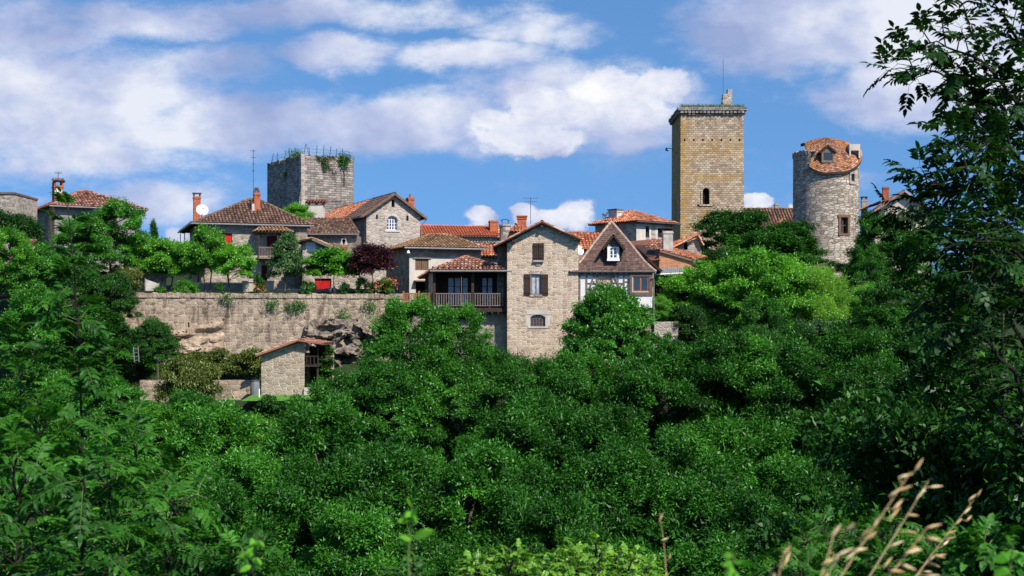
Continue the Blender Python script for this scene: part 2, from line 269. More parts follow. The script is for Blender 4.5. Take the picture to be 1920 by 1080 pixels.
# ------------------------------------------------------------ mesh helpers
def P(px, py, Y): return Vector(((px-960)/FPX*Y, Y, (HZ-py)/FPX*Y))
class MB:
    def __init__(s): s.v = []; s.f = []; s.uv = []; s.m = []; s.t = []; s.sm = []
    def add(s, pts, m=0, tint=0.5, uv=None, smooth=False):
        pts = [Vector(p) for p in pts]; i = len(s.v); s.v += pts; s.f.append(tuple(range(i, i+len(pts))))
        s.m.append(m); s.t.append(tint); s.sm.append(smooth)
        if uv is None:
            n = Vector((0, 0, 0))
            for a in range(len(pts)): n += (pts[a]-pts[0]).cross(pts[(a+1) % len(pts)]-pts[0])
            n = n.normalized() if n.length > 1e-9 else Vector((0, 0, 1))
            if abs(n.z) > 0.97: uv = [(p.x, p.y) for p in pts]
            else:
                u = Vector((0, 0, 1)).cross(n).normalized(); w = n.cross(u)
                if abs(n.z) < 0.05: w = Vector((0, 0, 1))
                uv = [(p.dot(u), p.dot(w)) for p in pts]
        s.uv += uv
    def box(s, x0, x1, y0, y1, z0, z1, T=None, m=0, tint=0.5):
        c = [(x0, y0, z0), (x1, y0, z0), (x1, y1, z0), (x0, y1, z0), (x0, y0, z1), (x1, y0, z1), (x1, y1, z1), (x0, y1, z1)]
        if T: c = [T(*p) for p in c]
        for q in ((0, 1, 5, 4), (1, 2, 6, 5), (2, 3, 7, 6), (3, 0, 4, 7), (4, 5, 6, 7), (3, 2, 1, 0)): s.add([c[k] for k in q], m, tint)
    def tube(s, pts, rad, n=6, m=0, tint=0.5, cap=True):
        pts = [Vector(p) for p in pts]; rad = rad if isinstance(rad, (list, tuple)) else [rad]*len(pts)
        rings = []; ref = Vector((0.13, 0.21, 1)).normalized()
        for k, p in enumerate(pts):
            d = (pts[min(k+1, len(pts)-1)]-pts[max(k-1, 0)]).normalized()
            a = d.cross(ref)
            if a.length < 0.1: a = d.cross(Vector((1, 0, 0)))
            a.normalize(); b = d.cross(a)
            rings.append([p+(a*math.cos(2*math.pi*j/n)+b*math.sin(2*math.pi*j/n))*rad[k] for j in range(n)])
        for k in range(len(rings)-1):
            for j in range(n): s.add([rings[k][j], rings[k][(j+1) % n], rings[k+1][(j+1) % n], rings[k+1][j]], m, tint, smooth=True)
        if cap: s.add(rings[0][::-1], m, tint); s.add(rings[-1], m, tint)
    def beam(s, a, b, w, h, m=0, up=(0, 0, 1)):
        a = Vector(a); b = Vector(b); d = (b-a).normalized(); x = d.cross(Vector(up))
        if x.length < 0.05: x = d.cross(Vector((1, 0, 0)))
        x.normalize(); y = x.cross(d); x *= w/2; y *= h/2
        A = [a-x-y, a+x-y, a+x+y, a-x+y]; B = [b-x-y, b+x-y, b+x+y, b-x+y]
        for j in range(4): s.add([A[j], A[(j+1) % 4], B[(j+1) % 4], B[j]], m)
        s.add(A[::-1], m); s.add(B, m)
    def build(s, name, mats, parent=None, loc=None):
        me = bpy.data.meshes.new(name); me.from_pydata([tuple(p) for p in s.v], [], s.f)
        uvl = me.uv_layers.new(name='UVMap'); uvl.data.foreach_set('uv', np.array(s.uv, dtype=np.float32).ravel())
        at = me.attributes.new('tint', 'FLOAT', 'FACE'); at.data.foreach_set('value', np.array(s.t, dtype=np.float32))
        for mm in (mats if isinstance(mats, (list, tuple)) else [mats]): me.materials.append(mm)
        me.polygons.foreach_set('material_index', np.array(s.m, dtype=np.int32)); me.polygons.foreach_set('use_smooth', np.array(s.sm, dtype=bool))
        me.update()
        o = bpy.data.objects.new(name, me); COL.objects.link(o)
        if parent: o.parent = parent
        if loc: o.location = loc
        return o
def tag(o, label, cat, group=None, kind=None):
    if label: o['label'] = label
    if cat: o['category'] = cat
    if group: o['group'] = group
    if kind: o['kind'] = kind
    return o
def empty(name, loc, ang=0, label=None, cat=None, group=None):
    o = bpy.data.objects.new(name, None); o.location = loc; o.rotation_euler = (0, 0, ang); o.empty_display_size = 0.3
    COL.objects.link(o); return tag(o, label, cat, group)
def clip(poly, conv):
    out = poly
    for i in range(len(conv)):
        a = conv[i]; b = conv[(i+1) % len(conv)]; inp = out; out = []
        side = lambda p: (b[0]-a[0])*(p[1]-a[1])-(b[1]-a[1])*(p[0]-a[0])
        for j in range(len(inp)):
            p = inp[j]; q = inp[(j+1) % len(inp)]; sp_, sq = side(p), side(q)
            if sp_ >= -1e-9: out.append(p)
            if (sp_ > 1e-9 and sq < -1e-9) or (sp_ < -1e-9 and sq > 1e-9):
                t = sp_/(sp_-sq); out.append((p[0]+(q[0]-p[0])*t, p[1]+(q[1]-p[1])*t))
        if len(out) < 3: return []
    return out
class House:
    def __init__(s, name, label, cat, px, Y, z0, ang=0, group=None):
        s.x = (px-960)/FPX*Y; s.y = Y; s.z0 = z0; s.ang = math.radians(ang); s.c = math.cos(s.ang); s.s = math.sin(s.ang)
        s.o = empty(name, (s.x, Y, z0), s.ang, label, cat, group); s.Ts = {}
    def U(s, px, v=0):       # local x on the line y=v seen at picture column px
        k = (px-960)/FPX; x0 = s.x-s.s*v; y0 = s.y+s.c*v
        return (k*y0-x0)/(s.c-k*s.s)
    def V(s, px, u=0):       # local y on the line x=u seen at column px
        k = (px-960)/FPX; x0 = s.x+s.c*u; y0 = s.y+s.s*u
        return (k*y0-x0)/(-s.s-k*s.c)
    def W(s, py, u=0, v=0):
        return (HZ-py)/FPX*(s.y+s.s*u+s.c*v)-s.z0
    def b(s, mb, name, mats, parent=None, label=None):
        o = mb.build(name, mats, parent or s.o)
        if label: o['label'] = label
        return o
def TF(a, b):
    a = Vector((a[0], a[1])); b = Vector((b[0], b[1])); d = (b-a).normalized(); n = Vector((-d.y, d.x))
    return (lambda u, w, z: Vector((a.x+d.x*u+n.x*w, a.y+d.y*u+n.y*w, z))), (b-a).length
def wall(mb, a, b, z0, top, holes=(), depth=0.28, m=0):
    """top: a height, or a list of (u,z) points of a convex top from right to left. holes: (u0,u1,z0,z1[,arch])"""
    T, Ln = TF(a, b)
    if isinstance(top, (int, float)): top = [(Ln, top), (0, top)]
    conv = [(0, z0), (Ln, z0)]+list(top)
    us = sorted({0, Ln, *[h[0] for h in holes], *[h[1] for h in holes]}); zt = max(p[1] for p in top)
    zs = sorted({z0, zt, *[h[2] for h in holes], *[h[3] for h in holes]})
    for i in range(len(us)-1):
        for j in range(len(zs)-1):
            uc = (us[i]+us[i+1])/2; zc = (zs[j]+zs[j+1])/2
            if any(h[0] < uc < h[1] and h[2] < zc < h[3] for h in holes): continue
            q = clip([(us[i], zs[j]), (us[i+1], zs[j]), (us[i+1], zs[j+1]), (us[i], zs[j+1])], conv)
            if q: mb.add([T(u, 0, z) for u, z in q], m)
    for h in holes:
        u0, u1, a0, a1 = h[:4]; ar = h[4] if len(h) > 4 else 0
        mb.add([T(u0, 0, a0), T(u0, depth, a0), T(u0, depth, a1), T(u0, 0, a1)], m); mb.add([T(u1, 0, a1), T(u1, depth, a1), T(u1, depth, a0), T(u1, 0, a0)], m)
        mb.add([T(u0, 0, a0), T(u1, 0, a0), T(u1, depth, a0), T(u0, depth, a0)], m); mb.add([T(u0, 0, a1), T(u0, depth, a1), T(u1, depth, a1), T(u1, 0, a1)], m)
        if ar:
            uc = (u0+u1)/2; r = (u1-u0)/2
            pts = [(uc+r*math.cos(t), a1-ar+ar*math.sin(t)) for t in [math.pi*k/10 for k in range(11)]]
            for k in range(10):
                p, q = pts[k], pts[k+1]; cx = u1 if k < 5 else u0
                mb.add([T(*((p[0], 0, p[1]))), T(cx, 0, a1), T(q[0], 0, q[1])], m)
                mb.add([T(p[0], 0, p[1]), T(q[0], 0, q[1]), T(q[0], depth, q[1]), T(p[0], depth, p[1])], m)
            mb.add([T(pts[5][0], 0, pts[5][1]), T(u0, 0, a1), T(u1, 0, a1)][::-1], m)
    return T
def window(H, T, u0, u1, z0, z1, frame='white', pane='glass', nx=2, ny=3, d=0.14, fw=0.055, name='window', parent=None, label=None):
    f = MB(); f.box(u0, u1, d, d+.06, z0, z0+fw, T); f.box(u0, u1, d, d+.06, z1-fw, z1, T)
    f.box(u0, u0+fw, d+.002, d+.062, z0+fw, z1-fw, T); f.box(u1-fw, u1, d+.002, d+.062, z0+fw, z1-fw, T)
    for i in range(1, nx):
        u = u0+(u1-u0)*i/nx; w = fw*0.6; f.box(u-w, u+w, d+.004, d+.055, z0+fw, z1-fw, T)
    for j in range(1, ny):
        z = z0+(z1-z0)*j/ny; f.box(u0+fw, u1-fw, d+.008, d+.05, z-.016, z+.016, T)
    fo = H.b(f, name, M[frame], parent, label)
    g = MB(); g.box(u0+.01, u1-.01, d+.03, d+.04, z0+.01, z1-.01, T); g.build('pane', M[pane], fo)
    return fo
def boards(H, T, u0, u1, z0, z1, mt, name='shutter', d=-0.01, n=4, th=0.04, batten=True, label=None, parent=None):
    f = MB(); w = (u1-u0)/n
    for i in range(n): f.box(u0+i*w+.006, u0+(i+1)*w-.006, d+(.003 if i % 2 else 0), d+th, z0, z1, T)
    if batten:
        for z in (z0+(z1-z0)*.15, z0+(z1-z0)*.85): f.box(u0+.02, u1-.02, d-.03, d-.001, z-.05, z+.05, T)
    return H.b(f, name, mt, parent, label)
def dark_back(H, T, u0, u1, z0, z1, d=0.27, name='opening', mt=None, parent=None):  # black slab closing a hole, painted darkness of the unlit inside
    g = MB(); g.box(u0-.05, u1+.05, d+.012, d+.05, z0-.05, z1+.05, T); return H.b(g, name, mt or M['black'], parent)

RT = random.Random(5)
def tile_plane(mb, poly, kind='canal', m=0, mslab=1, thick=0.09, sp=None, tl=None, slab=True):
    poly = [Vector(p) for p in poly]; n = Vector((0, 0, 0))
    for a in range(len(poly)): n += (poly[a]-poly[0]).cross(poly[(a+1) % len(poly)]-poly[0])
    if n.z < 0: poly = poly[::-1]; n = -n
    n.normalize(); u = Vector((0, 0, 1)).cross(n).normalized(); w = n.cross(u); o = poly[0]
    q = [((p-o).dot(u), (p-o).dot(w)) for p in poly]
    at = lambda a, b, h=0.0: o+u*a+w*b+n*h
    if slab:
        mb.add(poly, m, 0.15); low = [p-n*thick for p in poly]; mb.add(low[::-1], mslab, 0.2)
        for k in range(len(poly)): mb.add([low[k], low[(k+1) % len(poly)], poly[(k+1) % len(poly)], poly[k]], mslab, 0.2)
    umin = min(a for a, b in q); umax = max(a for a, b in q)
    sp = sp or (0.24 if kind == 'canal' else 0.19); tl = tl or (0.38 if kind == 'canal' else 0.16)
    nn = max(1, int(round((umax-umin)/sp))); sp = (umax-umin)/nn
    rowcut = {}
    for i in range(nn):
        uc = umin+(i+.5)*sp; vs = []
        for k in range(len(q)):
            (a0, b0), (a1, b1) = q[k], q[(k+1) % len(q)]
            if (a0 <= uc < a1) or (a1 <= uc < a0): vs.append(b0+(b1-b0)*(uc-a0)/(a1-a0))
        if len(vs) < 2: continue
        v0, v1 = min(vs)-.03, max(vs); off = RT.uniform(-.03, .03)
        if kind != 'canal': off = 0; 
        base = min(b for a, b in q); k = 0; v = v0
        while v < v1-.03:
            ve = base+(math.floor((v-base)/tl+1e-6)+1)*tl+off if v > v0 else base+(math.floor((v0+.03-base)/tl)+1)*tl+off
            if ve-v < 0.05: ve += tl
            ve = min(ve, v1); t = min(1, max(0, RT.gauss(.5, .26)))
            if kind == 'canal':
                r0 = sp*.40*RT.uniform(.92, 1.08); r1 = r0*.82; l0 = .055+RT.uniform(0, .02); l1 = .02; j = RT.uniform(-.012, .012)
                A = [(-r0, 0), (-r0*.62, .75), (r0*.62, .75), (r0, 0)]; B = [(-r1, 0), (-r1*.62, .75), (r1*.62, .75), (r1, 0)]
                pa = [at(uc+j+x, v, l0*.6+h*r0) for x, h in A]; pb = [at(uc+x, ve+.02, l1*.3+h*r1) for x, h in B]
                for s_ in range(3): mb.add([pa[s_], pa[s_+1], pb[s_+1], pb[s_]], m, t)
                mb.add(pa[::-1], mslab, .1)
            else:
                sh = (0.5*sp if int(round((v-base)/tl)) % 2 else 0)*0; l0 = .022+RT.uniform(0, .012)
                g = .004; a0, a1 = uc-sp/2+g, uc+sp/2-g
                pa = [at(a0, v, l0), at(a1, v, l0+RT.uniform(-.006, .006))]; pb = [at(a1, ve+.02, .004), at(a0, ve+.02, .004)]
                mb.add(pa+pb, m, t); mb.add([at(a0, v, 0), at(a1, v, 0), pa[1], pa[0]], mslab, .1)
            v = ve
def ridge_tiles(mb, a, b, r=0.11, m=0):
    a = Vector(a); b = Vector(b); d = (b-a); n = max(1, int(d.length/.38)); d.normalize(); x = d.cross(Vector((0, 0, 1))).normalized(); up = x.cross(d)
    st = (b-a)/n
    for i in range(n):
        p = a+st*i-up*.02; e = p+st*1.05; r0 = r*1.1; r1 = r*.85; t = min(1, max(0, RT.gauss(.6, .25)))
        A = [p+x*r0*cx+up*r0*cy for cx, cy in ((-1.1, -.1), (-.7, .7), (0, 1), (.7, .7), (1.1, -.1))]; B = [e+x*r1*cx+up*r1*cy for cx, cy in ((-1.1, -.1), (-.7, .7), (0, 1), (.7, .7), (1.1, -.1))]
        for k in range(4): mb.add([A[k], A[k+1], B[k+1], B[k]], m, t)
def hip_roof(H, x0, x1, y0, y1, z, r0, r1, tm='tile_brown', kind='canal', name='roof', ridge=True):
    """eave rectangle at height z; ridge from r0 to r1 (either along x or along y)"""
    c00, c10, c11, c01 = Vector((x0, y0, z)), Vector((x1, y0, z)), Vector((x1, y1, z)), Vector((x0, y1, z)); r0 = Vector(r0); r1 = Vector(r1)
    mb = MB()
    if abs(r1.x-r0.x) >= abs(r1.y-r0.y):
        pl = [[c00, c10, r1, r0], [c10, c11, r1], [c11, c01, r0, r1], [c01, c00, r0]]; hips = [(c00, r0), (c10, r1), (c11, r1), (c01, r0)]
    else:
        pl = [[c00, c10, r0], [c10, c11, r1, r0], [c11, c01, r1], [c01, c00, r0, r1]]; hips = [(c00, r0), (c10, r0), (c11, r1), (c01, r1)]
    for p in pl:
        pp = [p[0]]
        for x in p[1:]:
            if (x-pp[-1]).length > .02: pp.append(x)
        tile_plane(mb, pp, kind)
    if ridge:
        for a, b in hips: ridge_tiles(mb, a, b)
        if (r1-r0).length > .1: ridge_tiles(mb, r0, r1)
    return H.b(mb, name, [M[tm], M['wood_dark']])
def gable_roof(H, x0, x1, y0, y1, zl, zr, xc, zc, tm='tile_brown', name='roof', kind='canal'):
    mb = MB()
    tile_plane(mb, [(x0, y1, zl), (x0, y0, zl), (xc, y0, zc), (xc, y1, zc)], kind)
    tile_plane(mb, [(x1, y0, zr), (x1, y1, zr), (xc, y1, zc), (xc, y0, zc)], kind)
    ridge_tiles(mb, (xc, y0, zc+.02), (xc, y1, zc+.02))
    for (xe, ze) in ((x0, zl), (x1, zr)): ridge_tiles(mb, (xe, y0+.08, ze+.02), (xc, y0+.08, zc+.02), .09)
    return H.b(mb, name, [M[tm], M['wood_dark']])
def gutter(H, a, b, r=.06, mt='zinc', name='gutter'):
    g = MB(); g.tube([a, b], r, 8); return H.b(g, name, M[mt])
def pipe(H, pts, r=.045, mt='zinc'):
    g = MB(); g.tube(pts, r, 8); return H.b(g, 'downpipe', M[mt])
def chimney(H, x0, x1, y0, y1, z0, z1, mt='brick', cap=True, pots=0, name='chimney', open_cap=False, label=None):
    g = MB(); g.box(x0, x1, y0, y1, z0, z1-.18); g.box(x0-.04, x1+.04, y0-.04, y1+.04, z1-.18, z1-.08); g.box(x0, x1, y0, y1, z1-.08, z1)
    o = H.b(g, name, M[mt], None, label)
    if open_cap:
        c = MB()
        for a in (x0, x1-.08):
            for b in (y0, y1-.08): c.box(a, a+.08, b, b+.08, z1, z1+.2)
        c.box(x0-.07, x1+.07, y0-.07, y1+.07, z1+.2, z1+.27); c.build('chimney_cap', M['metal'] if mt != 'brick_open' else M['brick'], o)
    for k in range(pots):
        c = MB(); u = x0+(x1-x0)*(k+.5)/pots; c.tube([(u, (y0+y1)/2, z1), (u, (y0+y1)/2, z1+.3)], [.1, .08], 8); c.build('chimney_pot', M['brick'], o)
    return o
def dish(label, px, py, Y, r, yaw=25, tilt=25, pole=1.0):
    root = empty('satellite_dish', P(px, py, Y), math.radians(yaw), label, 'satellite dish', 'satellite dishes on the roofs')
    g = MB(); R = []; t = math.radians(tilt)
    rot = Matrix.Rotation(-t, 3, 'X')
    for k in range(6):
        rr = r*k/5; R.append([rot @ Vector((rr*math.cos(a), -.12*r+(rr/r)**2*r*-.28+.1, rr*math.sin(a))) for a in [2*math.pi*j/20 for j in range(20)]])
    for k in range(5):
        for j in range(20): g.add([R[k][j], R[k][(j+1) % 20], R[k+1][(j+1) % 20], R[k+1][j]], smooth=True)
    g.build('reflector', M['dish'], root)
    a = MB(); tip = rot @ Vector((0, -.95*r, -.25*r)); a.tube([rot @ Vector((0, -.2*r, -.95*r)), tip], .018, 6); a.tube([tip, tip+Vector((0, -.08, 0.02))], .05, 8); a.build('feed_arm', M['metal'], root)
    p = MB(); p.tube([(0, .06, 0), (0, .22, -.1), (0, .22, -pole)], .035, 6); p.build('mount_pole', M['metal'], root)
def antenna(label, px, pytop, pybot, Y, bars=3, w=.5, cat='antenna', name='tv_antenna'):
    base = P(px, pybot, Y); h = (pybot-pytop)/FPX*Y
    root = empty(name, base, 0, label, cat, 'aerials on the roofs')
    g = MB(); g.tube([(0, 0, 0), (0, 0, h)], .022, 6); g.build('mast', M['metal'], root)
    g = MB()
    for k in range(bars):
        z = h*(.97-.13*k); ww = w*(1-.2*k)
        g.tube([(-ww/2, 0, z), (ww/2, .05, z)], .014, 5)
        for j in range(4): g.tube([(-ww/2+ww*j/3, -.16, z), (-ww/2+ww*j/3, .16, z)], .010, 5)
    if bars: g.build('aerial', M['metal'], root)

# ------------------------------------------------------------ foliage
def quads_mesh(name, V, T, mt):
    """V: (n,4,3) rhombic leaves"""
    n = len(V); me = bpy.data.meshes.new(name)
    me.vertices.add(n*4); me.vertices.foreach_set('co', V.astype(np.float32).ravel())
    me.loops.add(n*4); me.loops.foreach_set('vertex_index', np.arange(n*4, dtype=np.int32))
    me.polygons.add(n); me.polygons.foreach_set('loop_start', np.arange(0, n*4, 4, dtype=np.int32))
    try: me.polygons.foreach_set('loop_total', np.full(n, 4, dtype=np.int32))
    except Exception: pass
    at = me.attributes.new('tint', 'FLOAT', 'FACE'); at.data.foreach_set('value', T.astype(np.float32))
    me.materials.append(mt); me.update(calc_edges=True); return me
def nrm(a): return a/np.maximum(np.linalg.norm(a, axis=-1, keepdims=True), 1e-9)
def leaves_at(rng, pos, out, ll, lw, up=0.5, droop=0.15, jitter=0.8):
    """rhombic leaves at pos, growing along out with random spread, faces turned mostly to the sky"""
    n = len(pos); d = nrm(out+rng.normal(0, jitter, (n, 3))+np.array([0, 0, -droop]))
    nn = nrm(np.array([0, 0, up])+out*0.5+rng.normal(0, .45, (n, 3))); s = nrm(np.cross(d, nn)); nn = np.cross(s, d)
    l = (ll*rng.uniform(.65, 1.25, n))[:, None]; w = (lw*rng.uniform(.7, 1.2, n))[:, None]
    a = pos; b = pos+d*l*.45+s*w*.5+nn*w*.18; c = pos+d*l-nn*l*.12; e = pos+d*l*.45-s*w*.5+nn*w*.18
    return np.stack([a, b, c, e], 1)
def sphere_dirs(rng, n): return nrm(rng.normal(0, 1, (n, 3)))
def crown_np(seed, R, z0, z1, ncl, per, ll, lw, cr, inner=.25, lump=.22, up=.6, cone=0.0, flat=.75, droop=.15, top=None, jit=.8):
    rng = np.random.default_rng(seed); cz = (z0+z1)/2; hz = (z1-z0)/2
    D = sphere_dirs(rng, ncl); D[:, 2] = np.where(D[:, 2] < -.55, -D[:, 2], D[:, 2])
    rad = np.where(rng.random(ncl) < inner, rng.uniform(.35, .75, ncl), rng.uniform(.78, 1.0, ncl))
    lobes = sphere_dirs(rng, 7); k = np.max(D @ lobes.T, axis=1); rad = rad*(1-lump+lump*1.6*np.clip((k-.55)/.45, 0, 1))
    C = np.stack([D[:, 0]*R*rad, D[:, 1]*R*rad, cz+D[:, 2]*hz*rad], 1)
    if cone: f = 1-cone*np.clip((C[:, 2]-z0)/(z1-z0), 0, 1); C[:, :2] *= f[:, None]
    sz = cr*rng.uniform(.6, 1.3, ncl); tone = rng.normal(.5, .13, ncl)
    idx = np.repeat(np.arange(ncl), per); n = len(idx)
    o = sphere_dirs(rng, n); o[:, 2] = np.where(o[:, 2] < -.35, -o[:, 2]*.6, o[:, 2]); r = rng.random(n)**.45
    off = o*(r*sz[idx])[:, None]; off[:, 2] *= flat
    # ragged shoots: a few directions of every clump reach further out
    pos = C[idx]+off+nrm(C[idx]-np.array([0, 0, cz]))*(rng.random(n)**6*cr*1.0)[:, None]
    V = leaves_at(rng, pos, nrm(off+nrm(C[idx]-np.array([0, 0, cz]))*.4*cr), ll, lw, up, droop, jit)
    T = np.clip(tone[idx]+rng.normal(0, .16, n), 0, 1)
    return V, T, C
def trunk_mb(C, R, H, r, seed, nl=14, multi=1, top=.8, base=-9.0):
    rr = random.Random(seed); mb = MB()
    for q in range(multi):
        a = rr.uniform(0, 6.28); sp = (0 if multi == 1 else .25); lean = (0 if multi == 1 else R*.35)
        pts = []
        for k in range(8):
            t = k/7; z = H*top*t; pts.append(Vector((math.cos(a)*(sp+lean*t)+rr.uniform(-.08, .08)*R*.4*t, math.sin(a)*(sp+lean*t)+rr.uniform(-.08, .08)*R*.4*t, z)))
        pts[0].z = base
        mb.tube(pts, [r*(1-.85*k/7) for k in range(8)], 8)
        for k in range(nl//multi):
            c = Vector(C[rr.randrange(len(C))]); s = min(pts[1:], key=lambda p: abs(p.z-(c.z-.35*(c.length*.5)))); m_ = s.lerp(c, .5)+Vector((0, 0, rr.uniform(-.1, .35)))
            mb.tube([s, m_, c], [r*.38, r*.22, r*.07], 6)
    return mb
VAR = {}
def variant(key, leafkey, H, R, z0, bark='bark', tr=.16, nl=16, multi=1, top=.8, **k):
    V, T, C = crown_np(k.pop('seed'), R, z0, H, k.pop('ncl'), k.pop('per'), k.pop('ll'), k.pop('lw'), k.pop('cr'), **k)
    me = quads_mesh('crown', V, T, L[leafkey])
    tb = trunk_mb(C, R, H, tr, len(V), nl, multi, top).build('trunk', M[bark]); tm = tb.data; bpy.data.objects.remove(tb)
    VAR[key] = (me, tm, H, R)
def terrain_z(x, y):
    def ss(a, b, v): t = min(1, max(0, (v-a)/(b-a))); return t*t*(3-2*t)
    z = -1.62-1.3*ss(1.5, 6, y)-14.3*ss(6, 34, y)
    z += 13.0*ss(56, 86, y)
    r = ss(86, 100, y)
    left = 1-ss(-30, -26, x)
    gard = (1-ss(-8, -6, x))
    z += 2.2*ss(88, 93, y)
    gz = 4.65*ss(95.2, 95.7, y)
    z += (gz*(1-left)+4.65*ss(86, 99, y)*left)*gard + (1-gard)*(2.2*ss(93, 101, y)+1.6*ss(101, 112, y)) + 2.6*ss(104, 126, y)
    z += (1-left)*0
    return z+.12*math.sin(x*.7)*math.cos(y*.6)
def place(key, px, pytop, Y, wpx, name, label, cat, group=None, rot=None, squash=1, zb=None, free=True):
    me, tm, H, R = VAR[key]; top = P(px, pytop, Y); zg = terrain_z(top.x, Y) if zb is None else zb
    h = top.z-zg; rr = random.Random(int(px*7+Y*13+pytop)); sx = (wpx/2/FPX*Y)/R; sz = h/H
    rot = rr.uniform(0, 6.28) if rot is None else rot
    root = empty(name, (top.x, Y, zg), rot, label, cat, group)
    if key[:3] in ('ash', 'dar', 'mid', 'bri', 'tal'): sz = max(min(sz, 1.2*sx), (1.0 if key[:3] == 'tal' else .7)*sx)
    c = bpy.data.objects.new('crown', me); t = bpy.data.objects.new('trunk', tm)
    for o in (c, t): COL.objects.link(o); o.parent = root; o.scale = (sx, sx, sz); o.location = (0, 0, h-H*sz)
    return root
variant('ashA', 'ash', 9.0, 3.4, 1.2, seed=1, ncl=85, per=560, ll=.25, lw=.085, cr=.72, lump=.36, inner=.1)
variant('ashB', 'ash', 9.0, 3.2, 1.0, seed=2, ncl=80, per=560, ll=.24, lw=.08, cr=.68, lump=.4, inner=.1)
variant('ashC', 'ash', 9.0, 3.6, .8, seed=3, ncl=75, per=620, ll=.26, lw=.09, cr=.8, lump=.42, inner=.1)
variant('darkA', 'dark', 9.0, 3.4, .6, seed=4, ncl=90, per=540, ll=.20, lw=.085, cr=.7, lump=.38, inner=.1)
variant('darkB', 'dark', 9.0, 3.0, .5, seed=5, ncl=85, per=540, ll=.20, lw=.085, cr=.68, lump=.42, inner=.1)
variant('brightA', 'bright', 7.0, 3.2, .5, seed=6, ncl=90, per=460, ll=.20, lw=.10, cr=.62, lump=.38, inner=.12)
variant('brightB', 'bright', 6.0, 2.6, .3, seed=7, ncl=90, per=420, ll=.18, lw=.08, cr=.7)
variant('fruit', 'bright', 4.0, 1.7, 1.1, seed=8, ncl=60, per=300, ll=.17, lw=.085, cr=.5, tr=.08, nl=14, multi=2)
variant('birch', 'birch', 4.2, 1.15, .5, seed=9, ncl=110, per=190, ll=.12, lw=.05, cr=.34, cone=.62, tr=.06, nl=18, droop=.6, lump=.3, top=.92)
variant('tallA', 'ash', 13.0, 4.0, .6, seed=41, ncl=185, per=580, ll=.21, lw=.07, cr=.70, lump=.38, inner=.08, tr=.2)
variant('tallB', 'mid', 13.0, 3.8, .6, seed=42, ncl=180, per=580, ll=.21, lw=.07, cr=.68, lump=.38, inner=.08, tr=.2, cone=.15)
variant('tallC', 'ash', 12.0, 4.2, .4, seed=43, ncl=185, per=600, ll=.23, lw=.07, cr=.74, lump=.40, inner=.08, tr=.2)
variant('tallD', 'dark', 13.0, 4.0, .4, seed=44, ncl=180, per=560, ll=.21, lw=.085, cr=.70, lump=.38, inner=.08, tr=.2)
variant('midA', 'mid', 8.0, 3.3, .8, seed=31, ncl=85, per=540, ll=.22, lw=.085, cr=.68, lump=.38, inner=.1)
variant('midB', 'mid', 7.0, 2.9, .6, seed=32, ncl=80, per=500, ll=.20, lw=.08, cr=.6, lump=.4, inner=.1)
variant('round', 'bright', 3.0, 1.55, 1.15, seed=10, ncl=70, per=320, ll=.17, lw=.09, cr=.42, tr=.06, lump=.08, top=.6)
variant('plum', 'plum', 3.3, 1.35, .95, seed=11, ncl=100, per=260, ll=.15, lw=.05, cr=.38, tr=.06, bark='bark_dark', lump=.12, jit=.4, top=.6)
variant('conifer', 'ash', 4.0, .9, .3, seed=12, ncl=70, per=200, ll=.14, lw=.04, cr=.32, cone=.8, tr=.06, top=.92)
variant('shrub', 'bright', 1.6, 1.2, .0, seed=13, ncl=40, per=260, ll=.14, lw=.07, cr=.42, tr=.03, multi=3, nl=12)
variant('olive', 'olive', 2.0, 1.9, .0, seed=14, ncl=80, per=300, ll=.15, lw=.07, cr=.45, tr=.04, multi=3, nl=12)
variant('weed', 'ash', .9, .5, .0, seed=15, ncl=18, per=90, ll=.13, lw=.05, cr=.2, tr=.015, multi=3, nl=9)
variant('rose', 'ash', 1.2, .5, .0, seed=16, ncl=20, per=110, ll=.11, lw=.06, cr=.2, tr=.015, multi=3, nl=9)
variant('yellow', 'yellow', 5.0, 2.6, .0, seed=17, ncl=120, per=380, ll=.26, lw=.035, cr=.6, jit=.45, up=.3, tr=.05, multi=4, nl=16)
variant('ball', 'mid', 6.0, 3.3, .6, seed=18, ncl=190, per=400, ll=.20, lw=.08, cr=.52, lump=.05, inner=.10, cone=.35, tr=.14, nl=26, multi=3, top=.7)
def foliage_obj(name, label, cat, loc, V, T, lk, stems=None, group=None):
    root = empty(name, loc, 0, label, cat, group)
    c = bpy.data.objects.new('foliage', quads_mesh('foliage', V, T, L[lk])); COL.objects.link(c); c.parent = root
    if stems: stems.build('stem', M['bark_dark'], root)
    return root
def hedge(name, label, cat, px0, px1, py0, py1, Y, depth, lk, ncl=120, per=240, ll=.15, lw=.07, cr=.4, seed=3, slope=0, group=None):
    a = P(px0, py1, Y); b = P(px1, py0, Y); rng = np.random.default_rng(seed)
    u = rng.random(ncl); w = rng.random(ncl); h = rng.random(ncl)**.8; Wd = b.x-a.x; Hh = b.z-a.z
    C = np.stack([u*Wd, w*depth, h*Hh*(1-slope*u)*(.86+.14*np.sin(u*17+seed))], 1)
    idx = np.repeat(np.arange(ncl), per); n = len(idx); o = sphere_dirs(rng, n); o[:, 2] = np.abs(o[:, 2])*.9-.15; r = rng.random(n)**.5*cr
    pos = C[idx]+o*r[:, None]; V = leaves_at(rng, pos, o, ll, lw); T = np.clip(rng.normal(.5, .13, ncl)[idx]+rng.normal(0, .16, n), 0, 1)
    st = MB()
    for k in range(10): x = Wd*(k+.5)/10; st.tube([(x, depth/2, -1.5), (x+.1, depth/2, Hh*.3), (x-.15, depth/2, Hh*.75)], [.05, .04, .015], 5)
    return foliage_obj(name, label, cat, a, V, T, lk, st, group)

